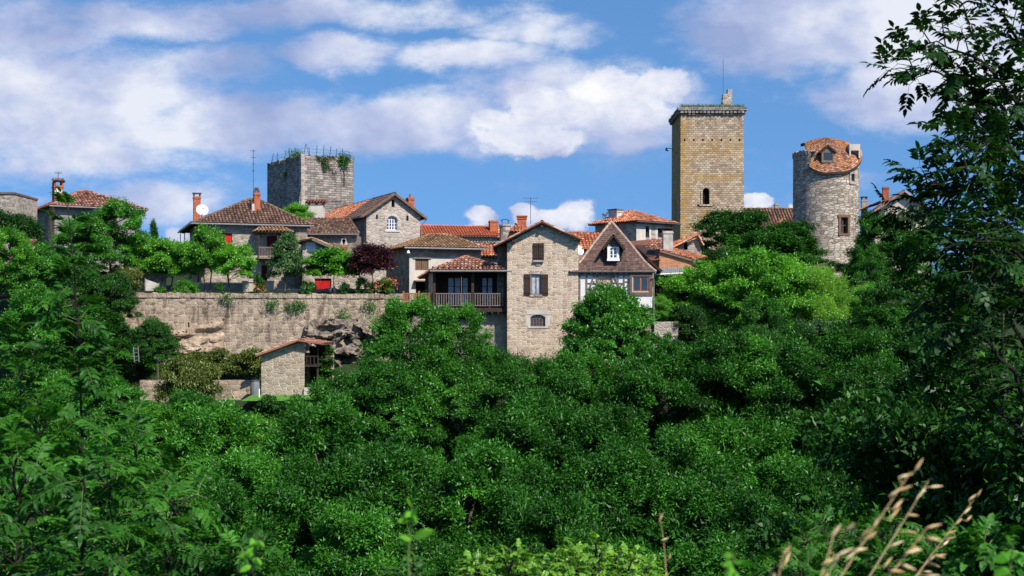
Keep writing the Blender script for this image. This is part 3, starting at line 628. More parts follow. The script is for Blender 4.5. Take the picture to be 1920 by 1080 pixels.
# pinnate leaves for the plants close to the camera
def near_plant(name, label, cat, base, stems, lk, seed, leaf_l=.3, pairs=5, lf=(.085, .028), step=.09, twig=.0, bark='bark_dark', group=None, start=.15, spread=.9, single=False, droop=.35, taper=True, tp=.55):
    """stems: list of (points, radius). Pinnate leaves grow in turns along every stem."""
    rng = np.random.default_rng(seed); rr = random.Random(seed); root = empty(name, base, 0, label, cat, group); st = MB(); P4 = []; TT = []
    def leaflet(p, d, n, l, w, t):
        s = np.cross(d, n); s /= max(1e-6, np.linalg.norm(s)); k = .25
        b1 = p+d*l*.30+s*w*.5+n*w*k; b2 = p+d*l*.30-s*w*.5+n*w*k; c1 = p+d*l*.68+s*w*.38+n*w*k*.8-n*l*.03; c2 = p+d*l*.68-s*w*.38+n*w*k*.8-n*l*.03; m = p+d*l*.48; e = p+d*l-n*l*.12; m2 = p+d*l*.7-n*l*.03
        P4.extend([[p, b1, m, b2], [b1, c1, m2, m], [b2, m, m2, c2], [c1, e, c2, m2]]); TT.extend([t, t, t, t])
    def pinnate(p, d, L_):
        up = np.array([0, 0, 1.]); d = d/np.linalg.norm(d); s = np.cross(d, up); s /= max(1e-6, np.linalg.norm(s)); pts = []
        t0 = rr.gauss(.5, .17); roll = rr.uniform(-.5, .5); dr = droop*rr.uniform(.4, 1.5)
        for k in range(5): t = k/4; pts.append(p+d*L_*t-up*L_*dr*t*t)
        st.tube([Vector(x) for x in pts], [.0028, .0022, .0018, .0014, .001], 4, m=1, cap=False)
        for k in range(1, pairs+1):
            t = .22+.74*k/(pairs+.5); q = p+d*L_*t-up*L_*dr*t*t; dd = d-up*2*dr*t; dd /= np.linalg.norm(dd); nn = np.cross(s, dd); nn = nn*math.cos(roll)+s*math.sin(roll); ss_ = np.cross(dd, nn)
            for sg in (-1, 1):
                ld = dd*.62+ss_*sg*.9+nn*rr.uniform(-.2, .15)-up*.18; ld /= np.linalg.norm(ld)
                leaflet(q, ld, nn+rng.normal(0, .16, 3), lf[0]*rr.uniform(.75, 1.15)*(1-.25*abs(t-.55)), lf[1]*rr.uniform(.85, 1.15), min(1, max(0, t0+rr.gauss(0, .1))))
        leaflet(pts[-1], dd, nn, lf[0]*1.05, lf[1], t0)
    for pts, r in stems:
        pts = [Vector(p) for p in pts]; n = len(pts); st.tube(pts, [max(.002, r*(1-.85*k/(n-1))) for k in range(n)], 6)
        Ls = [0.0]
        for k in range(1, n): Ls.append(Ls[-1]+(pts[k]-pts[k-1]).length)
        s_ = Ls[-1]*start; az = rr.uniform(0, 6.28)
        while s_ < Ls[-1]:
            k = max(i for i in range(n) if Ls[i] <= s_); k = min(k, n-2); f = (s_-Ls[k])/(Ls[k+1]-Ls[k]); p = pts[k].lerp(pts[k+1], f); ax = (pts[k+1]-pts[k]).normalized()
            x = ax.cross(Vector((.3, .2, .9))).normalized(); y = ax.cross(x); rem = 1-s_/Ls[-1]
            for sg in ((0, math.pi) if not single else (0,)):
                a = az+sg+rr.uniform(-.3, .3); rad = x*math.cos(a)+y*math.sin(a); d = rad*spread+ax*(.35+.5*(1-rem))+Vector((0, 0, .25))
                if twig and rr.random() < tp and rem > (.12 if taper else .02):
                    e = p+d.normalized()*twig*rr.uniform(.5, 1.1)*((.35+rem*.65) if taper else 1); mid = p.lerp(e, .5)+Vector((0, 0, .03)); st.tube([p, mid, e], [.008, .006, .003], 5)
                    tw = (e-p); m_ = max(2, int(tw.length/(step*1.1)))
                    for j in range(1, m_+1):
                        q = p.lerp(e, j/m_); b = rr.uniform(0, 6.28); td = tw.normalized()
                        for s2 in (0, math.pi):
                            dd2 = (td.cross(Vector((0, 0, 1))).normalized()*math.cos(b+s2)+Vector((0, 0, 1))*math.sin(b+s2)*.5)*.9+td*.5
                            pinnate(np.array(q), np.array(dd2), leaf_l*rr.uniform(.6, 1.05))
                else: pinnate(np.array(p), np.array(d), leaf_l*rr.uniform(.65, 1.1)*(.55+.45*min(1, rem*3+.2)))
            az += 1.57+rr.uniform(-.4, .4); s_ += step*rr.uniform(.7, 1.3)
    me = quads_mesh('foliage', np.array(P4), np.array(TT), L[lk]); c = bpy.data.objects.new('foliage', me); COL.objects.link(c); c.parent = root
    st.build('stem', [M[bark], M['stem_green']], root)
    return root

# ------------------------------------------------------------ terrain
def build_terrain():
    xs = np.concatenate([np.linspace(-900, -80, 12), np.linspace(-70, 70, 120), np.linspace(80, 900, 12)])
    ys = np.concatenate([np.linspace(-60, 0, 8), np.linspace(1, 84, 60), np.linspace(85, 130, 100), [140, 160, 200, 260, 400, 800, 1600]])
    mb = MB(); Z = [[terrain_z(float(x), float(y))+mnoise.noise(Vector((x*.25, y*.25, 0)))*.25*(0 if 94.5 < y < 96.5 else 1) for x in xs] for y in ys]
    v = []; f = []
    for j, y in enumerate(ys):
        for i, x in enumerate(xs): v.append((x, y, Z[j][i]))
    n = len(xs)
    for j in range(len(ys)-1):
        for i in range(n-1): f.append((j*n+i, j*n+i+1, (j+1)*n+i+1, (j+1)*n+i))
    me = bpy.data.meshes.new('ground'); me.from_pydata(v, [], f); me.update()
    def g(N, b):
        oc = N.node('ShaderNodeTexCoord').outputs['Object']; a = N.noise(oc, .5, 6, .65); c = N.noise(oc, 6, 5, .7)
        col = N.ramp(N.m('ADD', N.m('MULTIPLY', a, .6), N.m('MULTIPLY', c, .4)), [(.35, (.022, .018, .010)), (.48, (.016, .030, .008)), (.65, (.025, .055, .010))])
        N.put(b.inputs['Base Color'], col); bump(N, b, c, .8, .1)
    me.materials.append(mat('grassy_ground', g)); o = bpy.data.objects.new('ground', me); COL.objects.link(o); tag(o, 'grassy valley sides and terraces below the village', 'ground', kind='structure')
build_terrain()

def rock(name, label, px0, px1, py0, py1, Y, bulge, seed, mtc, top_shape, nu=70, nv=46, cav=()):
    a = P(px0, py1, Y); b = P(px1, py0, Y); W_ = b.x-a.x; H_ = b.z-a.z; mb = MB(); G = []
    for j in range(nv+1):
        row = []
        for i in range(nu+1):
            u = i/nu; v = j/nv; x = u*W_; tz = H_*top_shape(u); z = v*tz
            q = Vector((x*.5+seed, z*.8, seed)); n1 = mnoise.fractal(q, 1, 2.1, 5); n2 = 1-abs(mnoise.noise(Vector((x*.9+z*.7+seed, z*1.7-x*.3, 7))))*2
            cell = mnoise.cell(Vector((x*.7+n1, z*1.1+n1*1.5+x*.35, seed)))
            prof = math.sin(math.pi*min(1, max(0, u)))**.45*(1-v**3)**.6 if v < 1 else 0
            dpt = bulge*prof*(.55+.45*n2*.6+.5*n1+.35*cell)
            for (cu, cv, cw, ch, cd) in cav: dpt -= cd*math.exp(-((u-cu)/cw)**2-((v-cv)/ch)**2)
            row.append(Vector((x+n1*.15, -dpt+(.5 if v > .999 else 0), z)))
        G.append(row)
    for j in range(nv):
        for i in range(nu): mb.add([G[j][i], G[j][i+1], G[j+1][i+1], G[j+1][i]], tint=.5)
    for j in range(nv): mb.add([G[j][0], G[j+1][0], G[j+1][0]+Vector((0, 1.5, 0)), G[j][0]+Vector((0, 1.5, 0))]); mb.add([G[j+1][nu], G[j][nu], G[j][nu]+Vector((0, 1.5, 0)), G[j+1][nu]+Vector((0, 1.5, 0))])
    def f(N, bb):
        oc = N.node('ShaderNodeTexCoord').outputs['Object']; n = N.noise(oc, 1.2, 8, .7, .6); v = N.noise(N.vm('MULTIPLY', oc, (3, 3, .5)), 1.5, 5, .65); fi = N.noise(oc, 7, 6, .7)
        c = N.ramp(n, [(.32, mtc[0]), (.47, mtc[1]), (.60, mtc[2]), (.75, mtc[3])]); c = N.mix(N.mr(v, .5, .66, 0, .75), c, (.06, .052, .045))
        N.put(bb.inputs['Base Color'], c); bump(N, bb, N.m('ADD', N.m('MULTIPLY', fi, .6), n), 1.0, .12)
    o = mb.build(name, mat(name+'_rock', f, .95), None, a); tag(o, label, 'rock'); return o

# ------------------------------------------------------------ garden retaining wall and rocks
def retaining():
    Y = 95; H = House('retaining_wall', 'long high terrace wall of mixed brown stone holding up the gardens', 'wall', 222, Y, P(0, 700, Y).z)
    Ln = H.U(757); mb = MB()
    rr = random.Random(3); tops = [(u, H.W(549+3.5*(u/Ln))+rr.uniform(-.05, .05)) for u in np.linspace(0, Ln, 60)]
    hl = [(H.U(395), H.U(398), H.W(609), H.W(604)), (H.U(352), H.U(355), H.W(614), H.W(604)), (H.U(417), H.U(419), H.W(606), H.W(597))]
    T = wall(mb, (0, 0), (Ln, 0), 0, tops[::-1][:1]+[(0, tops[0][1])], hl, .5)
    H.b(mb, 'wall', M['stone_wall'])
    cp = MB()
    for k in range(59):
        (u0, z0), (u1, z1) = tops[k], tops[k+1]; base = tops[0][1]+(tops[-1][1]-tops[0][1])*u0/Ln
        cp.box(u0+.01, u1-.01, -.05+rr.uniform(-.03, .02), .5, base-.28, z0+.02)
    H.b(cp, 'coping', M['stone_wall'])
    for h in hl: dark_back(H, T, h[0], h[1], h[2], h[3], .48, 'drain_hole')
    mb = MB(); wall(mb, (0, 5), (0, 0), 0, H.W(549)); H.b(mb, 'side_wall', M['stone_wall'])
retaining()
rock('rock_outcrop', 'large dark craggy rock outcrop at the foot of the terrace wall beside the stone shed', 568, 745, 596, 700, 94.9, 3.0, 3.0,
     [(.055, .044, .034), (.16, .125, .095), (.34, .27, .20), (.50, .40, .30)], lambda u: .55+.45*min(1, math.sin(math.pi*min(1, .18+.85*u))*1.25), cav=[(.30, .78, .18, .10, 1.1), (.65, .55, .06, .3, .8), (.15, .3, .15, .25, 1.0), (.5, .35, .05, .2, .6)])
rock('rock_ledge', 'low sandy rock ledge with dark overhang set in the left of the terrace wall', 296, 420, 600, 668, 94.9, 0.8, 9.0,
     [(.15, .115, .085), (.36, .26, .18), (.48, .36, .26), (.56, .44, .33)], lambda u: .62+.38*u, cav=[(.75, .70, .25, .12, .7), (.35, .62, .2, .08, .5)])

# ------------------------------------------------------------ towers
def ruined_keep():
    H = House('ruined_tower', 'broad dark roofless stone tower with ivy tufts and iron railings on top', 'tower', 565, 125, 0, 31)
    Lr = H.U(663); D = H.V(501); zt = H.W(288); rr = random.Random(8); mb = MB(); zb = 0
    def rag(Ln, seed):
        r2 = random.Random(seed); return [(Ln, zt-.15), (Ln*.5, zt-.04), (0, zt)]
    wall(mb, (0, 0), (Lr, 0), zb, zt-.4); wall(mb, (Lr, 0), (Lr, D), zb, zt-.4); wall(mb, (Lr, D), (0, D), zb, zt-.4); wall(mb, (0, D), (0, 0), zb, zt-.4)
    mb.add([(0, 0, zt-.4), (Lr, 0, zt-.4), (Lr, D, zt-.4), (0, D, zt-.4)])
    H.b(mb, 'wall', M['stone_ruin'])
    cp = MB()      # broken stones of the wall head
    for a, b in (((0, 0), (Lr, 0)), ((0, D), (0, 0)), ((Lr, 0), (Lr, D))):
        T, Ln = TF(a, b); u = 0
        while u < Ln-.05:
            w = min(rr.uniform(.25, .55), Ln-u); cp.box(u+.01, u+w-.01, rr.uniform(-.07, .03), .6, zt-.42, zt-.2+rr.uniform(0, .22), T); u += w
    H.b(cp, 'wall_head', M['stone_ruin'])
    q = MB()
    for k in range(28): z = H.W(290)-k*.45; w = .35 if k % 2 else .55; q.box(-.02, w, -.02, .5, z-.44, z, None); 
    H.b(q, 'corner_stone', M['stone_chapel'])
    bt = MB(); T, Ln = TF((0, D), (0, 0)); z1 = H.W(345); w0 = Ln*.45
    bt.add([T(w0, -1.0, 0), T(Ln-.05, -1.4, 0), T(Ln-.1, 0, z1), T(Ln*.70, 0, z1)]); bt.add([T(w0, 0, 0), T(w0, -1.0, 0), T(Ln*.70, 0, z1)]); bt.add([T(Ln-.05, -1.4, 0), T(Ln-.05, 0, 0), T(Ln-.1, 0, z1)])
    H.b(bt, 'buttress', M['stone_ruin'])
    sc = MB(); zc = H.W(376, Lr*.6); sc.box(.3, Lr+.02, -.05, .02, zc-.05, zc+.02); H.b(sc, 'string_course', M['stone_ruin'])
    cr = MB(); u = H.U(645); cr.box(u-.05, u+.04, -.035, .0, H.W(345), H.W(318)); H.b(cr, 'wall_crack', M['black'])
    r = empty('iron_railing', H.o.location, H.ang, 'row of thin rusty iron posts standing on the roofless tower', 'railing'); 
    for (a, b, n) in (((.3, D-.2), (.3, .3), 5), ((.3, .3), (Lr-.3, .3), 7)):
        for k in range(n):
            x = a[0]+(b[0]-a[0])*k/n; y = a[1]+(b[1]-a[1])*k/n; g = MB(); g.tube([(x, y, zt-.4), (x+rr.uniform(-.25, .25), y, zt+rr.uniform(.55, .95))], .03, 5); g.build('railing_post', M['metal'], r)
    g = MB(); g.tube([(.3, .3, zt-.3), (.6, .35, zt+.95), (.95, .4, zt-.3)], .028, 5); g.build('post_brace', M['metal'], r)
    g = MB()
    for z in (zt+.25, zt+.5): g.tube([(.3, D-.2, z), (.3, .3, z), (Lr-.3, .3, z)], .01, 4)
    g.build('railing_wire', M['metal'], r)
    rng = np.random.default_rng(4)
    def tuft(px, py, sx, sy, n, lk, label, yy=0.0, left=False, ll=.18):
        base = P(px, py, 125+(3.2 if left else (px-565)/98*2.5)-.3); c = rng.normal(0, 1, (n, 3))*np.array([sx, .35, sy])/FPX*125
        V = leaves_at(rng, c, nrm(c+.001), ll, .06); st = MB(); st.tube([(0, .4, -.2), (0, 0, 0), (.05, -.05, sy/FPX*100)], [.03, .02, .01], 5)
        foliage_obj('ivy_tuft', label, 'ivy', base, V, np.clip(rng.normal(.5, .2, n), 0, 1), lk, st, 'tufts growing on the roofless tower')
    tuft(553, 296, 7, 7, 1200, 'bright', 'big green bush spilling over the left side of the roofless tower top', left=True)
    tuft(546, 327, 7, 3.5, 500, 'ash', 'small ivy tuft halfway down the shaded left face of the roofless tower', left=True)
    tuft(646, 299, 6, 6, 800, 'ash', 'dark green ivy clump hanging from the right end of the roofless tower top')
    tuft(606, 296, 18, 2.2, 500, 'olive', 'thin fringe of dry plants along the sunny head of the roofless tower')
    tuft(610, 306, 3, 6, 220, 'ash', 'narrow weed hanging below the middle of the sunny tower head')
ruined_keep()

def keep():
    H = House('square_keep', 'very tall square stone keep with ochre lichen bands and corbelled top', 'tower', 1275, 135, 0, 0)
    Lr = H.U(1396); D = 7.6; zt = H.W(203); mb = MB(); ct = Lr/2
    b = .12
    win = (H.U(1317.5), H.U(1330.5), H.W(383), H.W(352), .32); hs = [win]
    for k in range(7): px = 1281+k*17.6; hs.append((H.U(px), H.U(px+3.4), H.W(264), H.W(260.5)))
    for px in (1307, 1335): hs.append((H.U(px), H.U(px+3.4), H.W(387), H.W(383.4)))
    T = wall(mb, (0, 0), (Lr, 0), -2, zt, hs, .45)
    TL = wall(mb, (0, D), (0, 0), -2, zt, [(D*.45, D*.52, H.W(410), H.W(365)), (D*.5, D*.56, H.W(280), H.W(274))], .4); wall(mb, (Lr, 0), (Lr, D), -2, zt); wall(mb, (Lr, D), (0, D), -2, zt)
    mb.add([(0, 0, zt), (Lr, 0, zt), (Lr, D, zt), (0, D, zt)])
    for p in mb.v:          # the walls lean in slightly towards the top
        f = 1-.022*(p.z+2)/zt; p.x = ct+(p.x-ct)*f; p.y = D/2+(p.y-D/2)*f
    H.b(mb, 'wall', M['stone_keep'])
    dark_back(H, T, win[0], win[1], win[2], win[3], .46, 'arched_window')
    for h in hs[1:]: dark_back(H, T, h[0]+.05, h[1]-.05, h[2]+.05, h[3]-.05, .42, 'putlog_hole')
    dark_back(H, TL, D*.45, D*.52, H.W(410), H.W(365), .4, 'arrow_slit'); dark_back(H, TL, D*.5, D*.56, H.W(280), H.W(274), .4, 'arrow_slit')
    fr = MB(); u0, u1, a0, a1 = win[:4]; uc = (u0+u1)/2
    fr.box(u0-.16, u0, -.015, .1, a0, a1-.3, T); fr.box(u1, u1+.16, -.015, .1, a0, a1-.3, T); fr.box(u0-.3, u1+.3, -.03, .1, a0-.16, a0, T)
    H.b(fr, 'window_surround', M['stone_keep'])
    o = .22; pz = H.W(203); mb = MB(); rr = random.Random(2)   # corbels and parapet
    for (a, c) in (((0, 0), (Lr, 0)), ((Lr, 0), (Lr, D)), ((0, D), (0, 0))):
        T2, Ln = TF(a, c); n = int(Ln/.36)
        for k in range(n):
            u = (k+.5)*Ln/n; j = rr.uniform(-.05, .05)
            mb.box(u-.09, u+.09, -.10, .25, pz-.56+j, pz-.45, T2); mb.box(u-.13, u+.13, -.17, .25, pz-.45, pz-.2, T2)
    H.b(mb, 'corbel', M['stone_ruin'])
    mb = MB()
    for (a, c) in (((-o, -o), (Lr+o, -o)), ((Lr+o, -o), (Lr+o, D+o)), ((Lr+o, D+o), (-o, D+o)), ((-o, D+o), (-o, -o))):
        T2, Ln = TF(a, c); u = 0
        while u < Ln-.02:
            w = min(rr.uniform(.3, .6), Ln-u); mb.box(u+.008, u+w-.008, rr.uniform(-.03, .02), .5, pz-.2, pz+.06+rr.uniform(-.05, .08), T2); u += w
    H.b(mb, 'parapet', M['stone_ruin'])
    t = MB(); x0, x1 = H.U(1357), H.U(1376)
    for k in range(9):
        z = pz+k*.22; t.box(x0+rr.uniform(0, .1)+(0 if k < 7 else .45), x1-rr.uniform(0, .06), .8, 1.9-rr.uniform(0, .1), z, z+.215)
    H.b(t, 'turret_stump', M['stone_chapel'])
    lt = MB(); z = H.W(268); lt.tube([(-.1, D*.6, z), (-.75, D*.6, z+.1)], .035, 6); lt.tube([(-.75, D*.6, z+.12), (-.85, D*.6, z-.05), (-.6, D*.6, z-.2)], [.10, .12, .05], 8); H.b(lt, 'floodlight', M['metal'])
    rng = np.random.default_rng(9); n = 900; c = np.stack([rng.random(n)*Lr, rng.random(n)*.5, np.zeros(n)], 1); dd = nrm(np.array([0, 0, 1.])+rng.normal(0, .25, (n, 3))); V = leaves_at(rng, c, dd, .36, .035, up=0, jitter=.12, droop=0)
    foliage_obj('grass_tuft', 'fringe of thin dry grass growing on the head of the tall square keep', 'grass', Vector((H.x, H.y, pz+.1)), V, rng.random(n), 'olive')
keep()
antenna('thin tall lightning rod rising from the tall keep', 1356, 112, 192, 136, 0)

def round_tower():
    Y = 118; R = 61/FPX*(Y+2.7); cx = (1549-960)/FPX*(Y+2.7); z0 = 0
    root = empty('round_tower', (cx, Y+R, 0), 0, 'round rubble stone tower with a sagging lichened tile roof', 'tower')
    W = lambda py, v=-R: (HZ-py)/FPX*(Y+R+v)
    rr = random.Random(6); n = 64; mb = MB()
    def ang(px): return math.asin(max(-1, min(1, ((px-960)/FPX*(Y+.8)-cx)/R)))
    zb = -1
    openings = [(1571, 1588, 437, 407, 'window'), (1593, 1603, 341, 326, 'opening'), (1606.5, 1609, 420, 406, 'slit')]
    def rz(x, y): return (HZ-262)/FPX*(Y+R)+.12-2.95*max(0, -y/R)**1.25-.85*(x/R)**2
    def top(a):    # a: angle from camera-facing direction, positive right
        d = math.degrees(a); f = W(316)
        if d < -38: return W(281)+.05*math.sin(d)
        if d > 72: return W(272)
        return rz(R*math.sin(a), -R*math.cos(a))-.14
    zs = [zb+(W(262)-zb)*k/60 for k in range(61)]
    for i in range(n*2):
        a0 = -math.pi+2*math.pi*i/(n*2); a1 = a0+2*math.pi/(n*2); am = (a0+a1)/2; zt = top(am); k = 0
        for k in range(60):
            z, z2 = zs[k], min(zs[k+1], zt)
            if z >= zt: break
            hole = False
            for (p0, p1, b0, b1, nm) in openings:
                if ang(p0) <= am <= ang(p1) and W(b0, -R*math.cos(am)) <= (z+z2)/2 <= W(b1, -R*math.cos(am)): hole = True
            if hole: continue
            q = lambda a, zz: Vector((R*math.sin(a)*(1+.004*(8-zz)/4), -R*math.cos(a)*(1+.004*(8-zz)/4), zz))
            mb.add([q(a0, z), q(a1, z), q(a1, z2), q(a0, z2)], uv=[(a0*R, z), (a1*R, z), (a1*R, z2), (a0*R, z2)])
    for i in range(n):     # inner face
        a0 = 2*math.pi*i/n; a1 = a0+2*math.pi/n; r = R-.5; q = lambda a, zz, rad=r: Vector((rad*math.sin(a), -rad*math.cos(a), zz))
        t0 = top((a0+math.pi) % (2*math.pi)-math.pi)
        mb.add([q(a1, zb), q(a0, zb), q(a0, t0), q(a1, t0)])
        mb.add([q(a0, t0), q(a0, t0, R), q(a1, t0, R), q(a1, t0)])
    mb.build('wall', M['stone_round'], root)
    # broken stones on the standing parts of the wall head
    cp = MB()
    for (d0, d1, zt) in ((-150, -38, W(280)), (72, 150, W(272))):
        d = d0; cp = MB()
        while d < d1:
            a = math.radians(d); T = lambda u, w, z, a=a: Vector(((R-w)*math.sin(a)+u*math.cos(a), -(R-w)*math.cos(a)+u*math.sin(a), z)); cp.box(-.17, .17, -.04, .5, zt-.35, zt+rr.uniform(-.05, .12), T); d += 8
        cp.build('wall_head', M['stone_round'], root)
    # roof: low sagging tiled dome, lip over the front
    rf = MB(); na, nr = 90, 26
    def rp(a, t):
        d = math.degrees(a); d = (d+180) % 360-180; rad = t*(R+.22 if abs(d) < 95 else R-.35)
        x = max(rad*math.sin(a), -R*.66+.04*math.sin(t*23)); y = -rad*math.cos(a)
        return Vector((x, y, rz(x, y)+.03*math.sin(a*5)+.03*math.cos(a*9+t*6)))
    for k in range(nr):
        for i in range(na):
            t0, t1 = k/nr, (k+1)/nr; a0 = 2*math.pi*(i+(k % 2)*.5)/na; a1 = a0+2*math.pi/na; p = [rp(a0, t1), rp(a1, t1), rp(a1, t0), rp(a0, t0)]
            l = Vector((0, 0, .03+rr.uniform(0, .018))); p = [p[0]+l, p[1]+l, p[2], p[3]]; tt = min(1, max(0, rr.gauss(.5, .25)))
            rf.add(p if t0 > 0 else p[:3], 0, tt); rf.add([rp(a0, t1), rp(a1, t1), p[1], p[0]], 1, .1)
    for i in range(na):
        a0 = 2*math.pi*i/na; a1 = a0+2*math.pi/na; dn = Vector((0, 0, -.14)); rf.add([rp(a0, 1)+dn, rp(a1, 1)+dn, rp(a1, 1), rp(a0, 1)], 1); rf.add([rp(a1, 1)+dn, rp(a0, 1)+dn, rp(a0, .8)+dn, rp(a1, .8)+dn], 1)
    rf.build('roof', [M['tile_lichen'], M['wood_dark']], root)
    # dormer
    dw = .52; dx = (1552-960)/FPX*(Y+.5)-cx; dz = W(305, -R*.84); dy = -R*.86
    d = MB(); d.box(dx-dw, dx-dw+.14, dy, dy+1.6, dz, dz+.95); d.box(dx+dw-.14, dx+dw, dy, dy+1.6, dz, dz+.95); d.box(dx-dw+.14, dx+dw-.14, dy+.02, dy+.12, dz, dz+.2); d.box(dx-dw+.14, dx+dw-.14, dy+.02, dy+.12, dz+.84, dz+.95)
    d.add([(dx-dw, dy+.01, dz+.95), (dx+dw, dy+.01, dz+.95), (dx, dy+.01, dz+1.38)]); do = d.build('dormer', M['wood_grey'], root)
    r2 = MB()
    for sgn in (-1, 1): tile_plane(r2, [(dx+sgn*(dw+.2), dy-.12, dz+.85), (dx, dy-.12, dz+1.45), (dx, dy+1.8, dz+1.45), (dx+sgn*(dw+.2), dy+1.8, dz+.85)], 'flat')
    r2.build('dormer_roof', [M['tile_flat'], M['wood_dark']], do)
    g = MB(); g.box(dx-dw+.14, dx+dw-.14, dy+.06, dy+.1, dz+.2, dz+.84); g.build('pane', M['glass'], do)
    # pale broken chimney stub on the right
    s = MB(); x = R*.74; s.box(x-.4, x+.5, -1.5, -.2, W(282, -1.5), W(270, -1.5)); s.box(x-.4, x-.28, -1.5, -.2, W(296, -1.5), W(282, -1.5)); s.box(x+.38, x+.5, -1.5, -.2, W(296, -1.5), W(282, -1.5)); s.box(x-.28, x+.38, -1.0, -.2, W(296, -1.5), W(282, -1.5)); s.build('chimney_stump', M['plaster'], root)
    for (p0, p1, b0, b1, nm) in openings:
        a = (ang(p0)+ang(p1))/2; yy = -R*math.cos(a); w = (p1-p0)/2/FPX*Y/max(.35, math.cos(a)); z_0, z_1 = W(b0, yy), W(b1, yy)
        T = lambda u, v, z, a=a: Vector(((R-v)*math.sin(a)+u*math.cos(a), -(R-v)*math.cos(a)+u*math.sin(a), z))
        bk = MB(); bk.box(-w-.15, w+.15, .42, .46, z_0-.2, z_1+.2, T); bk.build('opening' if nm != 'window' else 'pane', M['black' if nm != 'window' else 'glass'], root)  # black sheet in the openings paints the dark tower interior
        s = MB(); s.box(-w-.12, -w+.06, -.03, .4, z_0-.05, z_1+.05, T); s.box(w-.06, w+.12, -.03, .4, z_0-.05, z_1+.05, T); s.box(-w-.15, w+.15, -.05, .4, z_0-.2, z_0-.02, T); s.box(-w-.2, w+.2, -.04, .4, z_1, z_1+.2, T)
        s.build('window_frame' if nm == 'window' else 'opening_surround', M['wood_mid' if nm == 'window' else 'stone_chapel'], root)
        if nm == 'window':
            s = MB(); s.box(-.03, .03, .2, .24, z_0, z_1, T); s.box(-w, w, .2, .24, (z_0+z_1)/2-.02, (z_0+z_1)/2+.02, T); s.box(-w, -w+.1, .2, .26, z_0, z_1, T); s.box(w-.1, w, .2, .26, z_0, z_1, T); s.build('window_bar', M['wood_mid'], root)
round_tower()

# ------------------------------------------------------------ houses
def box_walls(H, L_, D, z, mt='stone_grey', front=(), right=(), left=(), z0=-1.5, name='wall', ftop=None, btop=None):
    mb = MB(); F = wall(mb, (0, 0), (L_, 0), z0, ftop or z, front); R_ = wall(mb, (L_, 0), (L_, D), z0, z, right); wall(mb, (L_, D), (0, D), z0, btop or z); Lf = wall(mb, (0, D), (0, 0), z0, z, left)
    H.b(mb, name, M[mt]); return F, R_, Lf
def quoins(H, x, z0, z1, mt='stone_chapel', side=1, yy=0):
    q = MB(); k = 0; z = z0
    while z < z1-.1:
        w = .48 if k % 2 else .3; q.box(x if side > 0 else x-w, x+w if side > 0 else x, yy-.018, yy+.3, z+.012, min(z+.33, z1)-.012); z += .33; k += 1
    H.b(q, 'corner_stone', M[mt])

# far left hipped house
H = House('hipped_house', 'tiled hipped house at far left half hidden behind the big green trees', 'house', 102, 108, P(0, 470, 108).z, 30)
Lr = H.U(262); D = 9.0; z = H.W(385); dd = max(9.6, H.V(52))
F_, _, Lf = box_walls(H, Lr, dd, z, 'stone_grey', left=[(4.5, 4.75, z-2.2, z-.9), (7.2, 7.45, z-2.0, z-.6), (9.2, 9.4, z-2.0, z-.6)])
for a in ((4.5, 4.75, z-2.2, z-.9), (7.2, 7.45, z-2.0, z-.6), (9.2, 9.4, z-2.0, z-.6)): dark_back(H, Lf, *a, .2, 'window_slit')
pl = MB(); pl.box(0.02, Lr-.02, -.05, -.004, -1, z-.02); H.b(pl, 'rendered_front', M['grey_plaster'])
zr = H.W(357, 2.6, 3.4)
dd = H.V(52)
r0x = H.U(170, dd*.5)
hip_roof(H, -.45, Lr+.45, -.5, dd+.3, z-.05, (Lr*.45, Lr*.5, H.W(356, Lr*.45, Lr*.5)), (Lr*.45, max(dd-Lr*.5, Lr*.5+.05), H.W(356, Lr*.45, Lr*.5)), 'tile_red')
gutter(H, (-.5, -.55, z-.1), (Lr+.5, -.55, z-.1)); pipe(H, [(Lr+.4, -.5, z-.1), (Lr-.1, -.1, z-.9), (Lr-.1, -.1, 0)])
u = H.U(106, 2.2); u1 = H.U(126, 2.2)
chimney(H, u, u1-.1, 3, 3.8, z, H.W(346, 0, 3), 'brick'); c = MB(); zc = H.W(346, 0, 3)
for a in (u, u1-.22): c.box(a, a+.12, 3, 3.8, zc, zc+.3)
H.b(c, 'chimney_pillar', M['brick']); c = MB(); tile_plane(c, [(u-.1, 2.9, zc+.3), (u1, 2.9, zc+.3), (u1, 3.4, zc+.52), (u-.1, 3.4, zc+.52)]); H.b(c, 'chimney_roof', [M['tile_red'], M['wood_dark']])
dish('white satellite dish on the chimney of the far left hipped house', 110, 359, 108.4, .33, -15)
antenna('thin television aerial above the far left hipped house chimney', 109, 322, 342, 110.5, 2, .6)
# far left stone stub
H = House('stone_outbuilding', 'plain grey stone building cut by the left picture edge', 'building', -40, 104, P(0, 480, 104).z)
Lr = H.U(27); z = H.W(364); box_walls(H, Lr, 5, z, 'stone_grey'); c = MB(); c.box(-.1, Lr+.05, -.08, 5.1, z, z+.14); H.b(c, 'roof', M['tile_brown'])
H = House('garden_hut', 'tiny stone garden hut with pink tiled top among shrubs at left', 'hut', 33, 92, P(0, 480, 92).z)
Lr = H.U(54); z = H.W(458); box_walls(H, Lr, 1.2, z, 'stone_shed'); c = MB(); tile_plane(c, [(-.12, -.15, z-.05), (Lr+.12, -.15, z-.05), (Lr+.12, 1.3, z+.35), (-.12, 1.3, z+.35)]); H.b(c, 'roof', [M['tile_red'], M['wood_dark']])

